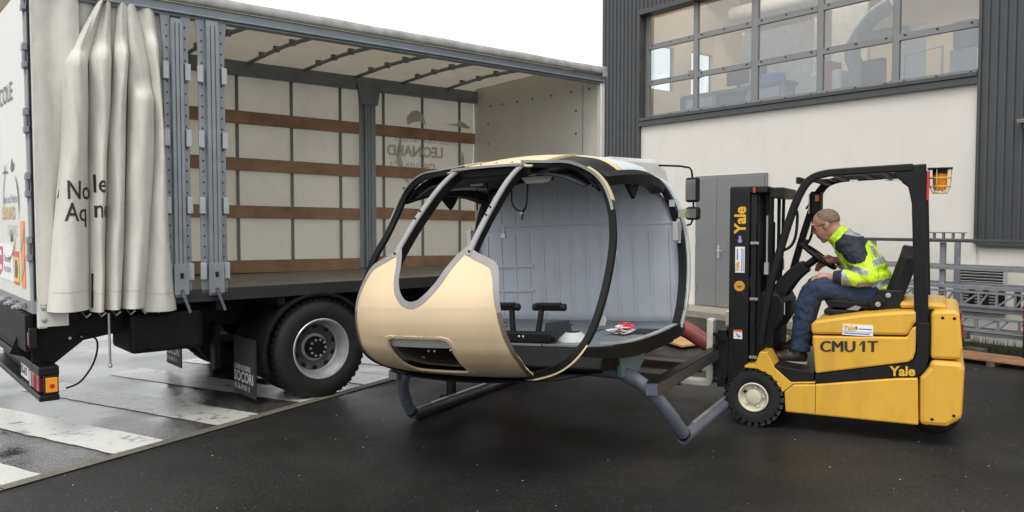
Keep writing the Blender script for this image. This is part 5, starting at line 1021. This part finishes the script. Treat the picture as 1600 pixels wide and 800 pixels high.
HIV = mat('hivis_yellow', (.62, .90, .03), .6, var=.06, bump=.1, bscale=30); NAVY = mat('navy_cloth', (.018, .022, .035), .75, var=.25, bump=.15, bscale=60); REFL = mat('reflective_tape', (.36, .37, .40), .4, .2, var=.08)
JEAN = mat('blue_denim', (.020, .036, .075), .85, var=.35, scale=10, bump=.3, bscale=40, grime=(.045, .065, .11), gamt=.5); SHOE = mat('brown_leather', (.032, .022, .018), .4, var=.35, scale=14); SOLE = mat('shoe_sole', (.34, .30, .25), .7)
HAIR = mat('grey_brown_hair', (.23, .155, .12), .75, var=.25, scale=40, bump=.4, bscale=180)
hc = Vector((-.443, 0, 1.528)); TILT = R(26)
def hx(f, s, u_):   # head space: forward, side(+y), up -> local
    return hc+Vector((f*math.cos(TILT)+u_*math.sin(TILT), s, -f*math.sin(TILT)+u_*math.cos(TILT)))
b = MB()
def hball(f, s, u_, r): b.ball(hx(f, s, u_), r, 14)
hball(-.012, 0, .03, (.098, .076, .090)); hball(.03, 0, -.015, (.068, .062, .095)); hball(.045, 0, -.085, (.042, .042, .032)); hball(.0, 0, -.05, (.07, .058, .06))
b.tube([hx(.085, 0, .03), hx(.108, 0, -.012), hx(.112, 0, -.024)], [.010, .014, .016], 8); hball(.088, 0, .042, (.014, .05, .012)); hball(.088, 0, -.062, (.014, .024, .014)); hball(.086, 0, -.05, (.015, .022, .008)); hball(.07, 0, -.105, (.022, .024, .016))
for s in (1, -1): hball(-.005, s*.076, -.012, (.020, .012, .033)); hball(.078, s*.030, .012, (.012, .016, .009))
b.tube([hx(-.03, 0, -.04), (-.535, 0, 1.44), (-.60, 0, 1.38)], [.058, .060, .075], 14)
b.tube([(-.60, 0, 1.36), (-.70, 0, 1.24), (-.83, 0, 1.02)], [.09, .11, .11], 14)
SH = {1: [(-.62, .17, 1.385), (-.765, .245, 1.165), (-.53, .19, 1.135), (-.475, .165, 1.13)], -1: [(-.60, -.17, 1.385), (-.66, -.25, 1.20), (-.53, -.16, 1.24), (-.50, -.10, 1.255)]}
for s in (1, -1):
    a = SH[s]; b.tube(crom(a, 4), [.045-.0015*i for i in range(13)], 12)
    b.tube([(-.82, s*.10, 1.0), (-.40, s*.15, 1.06), (-.30, s*.16, .72), (-.27, s*.16, .57)], [.075, .055, .045, .035], 12)
def hand(w, d, sd_, dn, curl):
    """w wrist, d forward, sd_ thumb side, dn palm direction"""
    w, d, sd_, dn = Vector(w), Vector(d).normalized(), Vector(sd_).normalized(), Vector(dn).normalized()
    b.tube([w, w+d*.03, w+d*.075], [.026, .032, .033], 10); 
    for q in (-.5, .5): b.ball(w+d*.06+sd_*q*.035, (.026, .026, .022), 10)
    for k, (o_, ln) in enumerate(((.033, .068), (.011, .078), (-.012, .072), (-.033, .055))):
        p0 = w+d*.078+sd_*o_; p1 = p0+(d*.9+dn*curl*.5)*ln*.45; p2 = p1+(d*.6+dn*curl)*ln*.33; p3 = p2+(d*.2+dn*curl*1.1)*ln*.28
        b.tube([p0-d*.02, p0, p1, p2, p3], [.0105, .0105, .0095, .0085, .007], 8); b.ball(p3, .007, 6)
    t0 = w+d*.025+sd_*.028; t1 = t0+d*.03+sd_*.025; t2 = t1+d*.032+sd_*.004+dn*.01; b.tube([t0, t1, t2], [.014, .012, .008], 8); b.ball(t2, .008, 6)
hand((-.485, .17, 1.138), (1, -.12, -.06), (0, -1, .15), (.1, 0, -1), .55)
hand((-.50, -.11, 1.255), (.9, .3, -.2), (0, .6, .8), (.4, .1, -1), 1.0)
FACE = mat('lip', (.33, .13, .10), .5)
def fmat(c, n):
    q = c-hc; f = q.x*math.cos(TILT)-q.z*math.sin(TILT); u_ = q.x*math.sin(TILT)+q.z*math.cos(TILT)
    return 1 if (abs(q.y) < .028 and f > .075 and -.060 < u_ < -.052) else 0
body = fuse(b, 'body', [SKIN, FACE], pe, .0065, 3, fmat)
# hair: close-cropped cap over the back and sides
hr = MB(); G = []
for i in range(13):
    row = []
    for j in range(25):
        th = R(8+i*8.6); ph = 2*math.pi*j/24; lim = 1.0
        front = math.cos(ph)
        tmax = R(108)-R(86)*max(0, front)**.7 if front > 0 else R(118)-R(10)*(1+front)
        th = R(3)+(tmax-R(3))*i/12
        f = -.014+.0985*math.sin(th)*math.cos(ph); s = .0765*math.sin(th)*math.sin(ph); u_ = .03+.0905*math.cos(th)
        row.append(tuple(hx(f, s, u_)))
    G.append(row)
hr.grid(G).build('hair', HAIR, pe, smooth=80, solid=.002, soff=1)
gs = MB()
for s in (1, -1):
    gs.tube([hx(.104+.0*math.cos(a), s*.032+.024*math.cos(a), .008+.016*math.sin(a)) for a in [k*6.2832/14 for k in range(14)]], .0022, 5, closed=True)
    gs.tube([hx(.103, s*.056, .012), hx(.05, s*.079, .012), hx(-.01, s*.084, .008)], .0022, 5)
    hb_ = MB().ball(hx(.089, s*.030, .010), (.006, .008, .006), 8).build('eye', mat('eye_dark', (.05, .035, .03), .2), pe, smooth=60)
gs.tube([hx(.104, .009, .012), hx(.108, 0, .014), hx(.104, -.009, .012)], .0022, 5); gs.build('glasses', BLACK, pe, smooth=60)
MB().tube(crom([hx(.088, -.03, .040), hx(.098, -.02, .044), hx(.094, -.008, .040)], 3), .004, 6).tube(crom([hx(.088, .03, .040), hx(.098, .02, .044), hx(.094, .008, .040)], 3), .004, 6).build('eyebrows', HAIR, pe, smooth=60)
# jacket
j = MB()
for (x, z), (rx, ry, rz) in (((-.62, 1.375), (.10, .185, .095)), ((-.68, 1.30), (.135, .20, .12)), ((-.735, 1.22), (.14, .195, .115)), ((-.775, 1.13), (.135, .19, .105)), ((-.79, 1.06), (.125, .19, .085))): j.ball((x, 0, z), (rx, ry, rz), 18)
j.tube([(-.80, 0, 1.04), (-.70, 0, 1.24), (-.60, 0, 1.39)], [.14, .15, .115], 20)
j.tube([(-.60, 0, 1.375), (-.555, 0, 1.425), (-.508, 0, 1.468)], [.105, .092, .082], 20)   # stand-up collar
for s in (1, -1):
    P = crom(SH[s][:3], 7); j.tube(P, [.095-.0032*i*(1 if i < 8 else .9) for i in range(len(P))], 14); j.ball(SH[s][0], (.098, .085, .098), 14)
    j.ball(SH[s][1], .078, 12)
for k in range(14):   # cloth rumples
    a = random.Random(k); j.ball((-.70+a.uniform(-.1, .06), a.choice((-1, 1))*a.uniform(.15, .19), 1.2+a.uniform(-.1, .1)), (.05, .03, .022), 8)
def inpoly(x, z, P):
    c = False; n = len(P)
    for i in range(n):
        (x1, z1), (x2, z2) = P[i], P[(i+1) % n]
        if (z1 > z) != (z2 > z) and x < (x2-x1)*(z-z1)/(z2-z1)+x1: c = not c
    return c
NV = [(-.52, 1.335), (-.53, 1.40), (-.575, 1.44), (-.60, 1.49), (-.68, 1.475), (-.745, 1.43), (-.735, 1.38), (-.76, 1.32), (-.745, 1.265), (-.70, 1.245), (-.64, 1.245), (-.605, 1.275), (-.58, 1.315)]
G1 = [(-.60, 1.235), (-.605, 1.20), (-.70, 1.175), (-.76, 1.16), (-.775, 1.195), (-.71, 1.22), (-.64, 1.235)]
G2 = [(-.575, 1.19), (-.61, 1.175), (-.655, 1.10), (-.665, 1.06), (-.61, 1.06), (-.575, 1.12)]
G3 = [(-.79, 1.27), (-.80, 1.225), (-.88, 1.255), (-.95, 1.30), (-.92, 1.335), (-.86, 1.305)]
G4 = [(-.685, 1.075), (-.70, 1.11), (-.80, 1.115), (-.93, 1.145), (-.95, 1.10), (-.80, 1.06)]
G5 = [(-.515, 1.33), (-.545, 1.28), (-.585, 1.215), (-.60, 1.17), (-.565, 1.17), (-.535, 1.22), (-.50, 1.29)]
G6 = [(-.755, 1.375), (-.78, 1.37), (-.83, 1.29), (-.80, 1.285)]
G7 = [(-.585, 1.465), (-.60, 1.505), (-.72, 1.465), (-.70, 1.44)]
def jm(c, n):
    x, z = c.x, c.z
    if c.y > .155 and x > -.585 and z < 1.2: return 1          # navy cuff
    if c.y > .11 and inpoly(x, z, G2): return 2
    if c.y > .11 and inpoly(x, z, G1): return 2
    if inpoly(x, z, G7): return 2
    if inpoly(x, z, NV): return 1
    for g_ in (G3, G4, G6): 
        if inpoly(x, z, g_): return 2
    if inpoly(x, z, G5): return 2
    if z < 1.045: return 1
    return 0
j = fuse(j, 'jacket', [HIV, NAVY, REFL], pe, .0075, 4, jm, (.022, .045))
# jeans
t = MB(); t.ball((-.82, 0, 1.0), (.14, .18, .105), 16)
for s in (1, -1):
    x0 = 0 if s > 0 else .03
    P = crom([(-.82, s*.10, 1.0), (-.60, s*.13, 1.03), (-.42+x0, s*.155, 1.045), (-.335+x0, s*.16, .93), (-.305+x0, s*.16, .75), (-.285+x0, s*.16, .585)], 4)
    t.tube(P, [.108-.0019*i for i in range(len(P))], 16); t.ball((-.40+x0, s*.155, 1.035), (.078, .08, .078), 12); t.tube([(-.29+x0, s*.16, .62), (-.285+x0, s*.16, .56)], [.074, .078], 14)
t = fuse(t, 'jeans', [JEAN], pe, .0085, 4, None, (.024, .05))
for s in (1, -1):
    x0 = 0 if s > 0 else .07; z0 = .455 if s > 0 else .47; yy = s*.16
    m = MB(); m.ball((-.27+x0, yy, z0+.065), (.075, .048, .065), 14); m.ball((-.13+x0, yy, z0+.045), (.085, .050, .043), 14); m.tube([(-.28+x0, yy, z0+.06), (-.20+x0, yy, z0+.055), (-.12+x0, yy, z0+.04)], [.055, .052, .045], 14); m.tube([(-.275+x0, yy, z0+.13), (-.27+x0, yy, z0+.06)], [.052, .055], 14)
    so = fuse(m, 'shoe', [SHOE], pe, .007, 3)
    out = [(-.345+.0, -.035), (-.30, -.047), (-.2, -.045), (-.12, -.053), (-.07, -.045), (-.045, -.02), (-.045, .02), (-.07, .045), (-.12, .053), (-.2, .045), (-.30, .047), (-.345, .035)]
    MB().prism([(a+x0, c+yy) for a, c in out], 2, z0-.0, z0+.022).build('sole', SOLE, so, bevel=.006)
    lc_ = MB()
    for k in range(4): lc_.tube([(-.20+x0+k*.022-.0, yy-.03, z0+.095-k*.006), (-.195+x0+k*.022, yy, z0+.108-k*.008), (-.20+x0+k*.022, yy+.03, z0+.095-k*.006)], .0035, 5)
    lc_.build('laces', GREYINK, so)
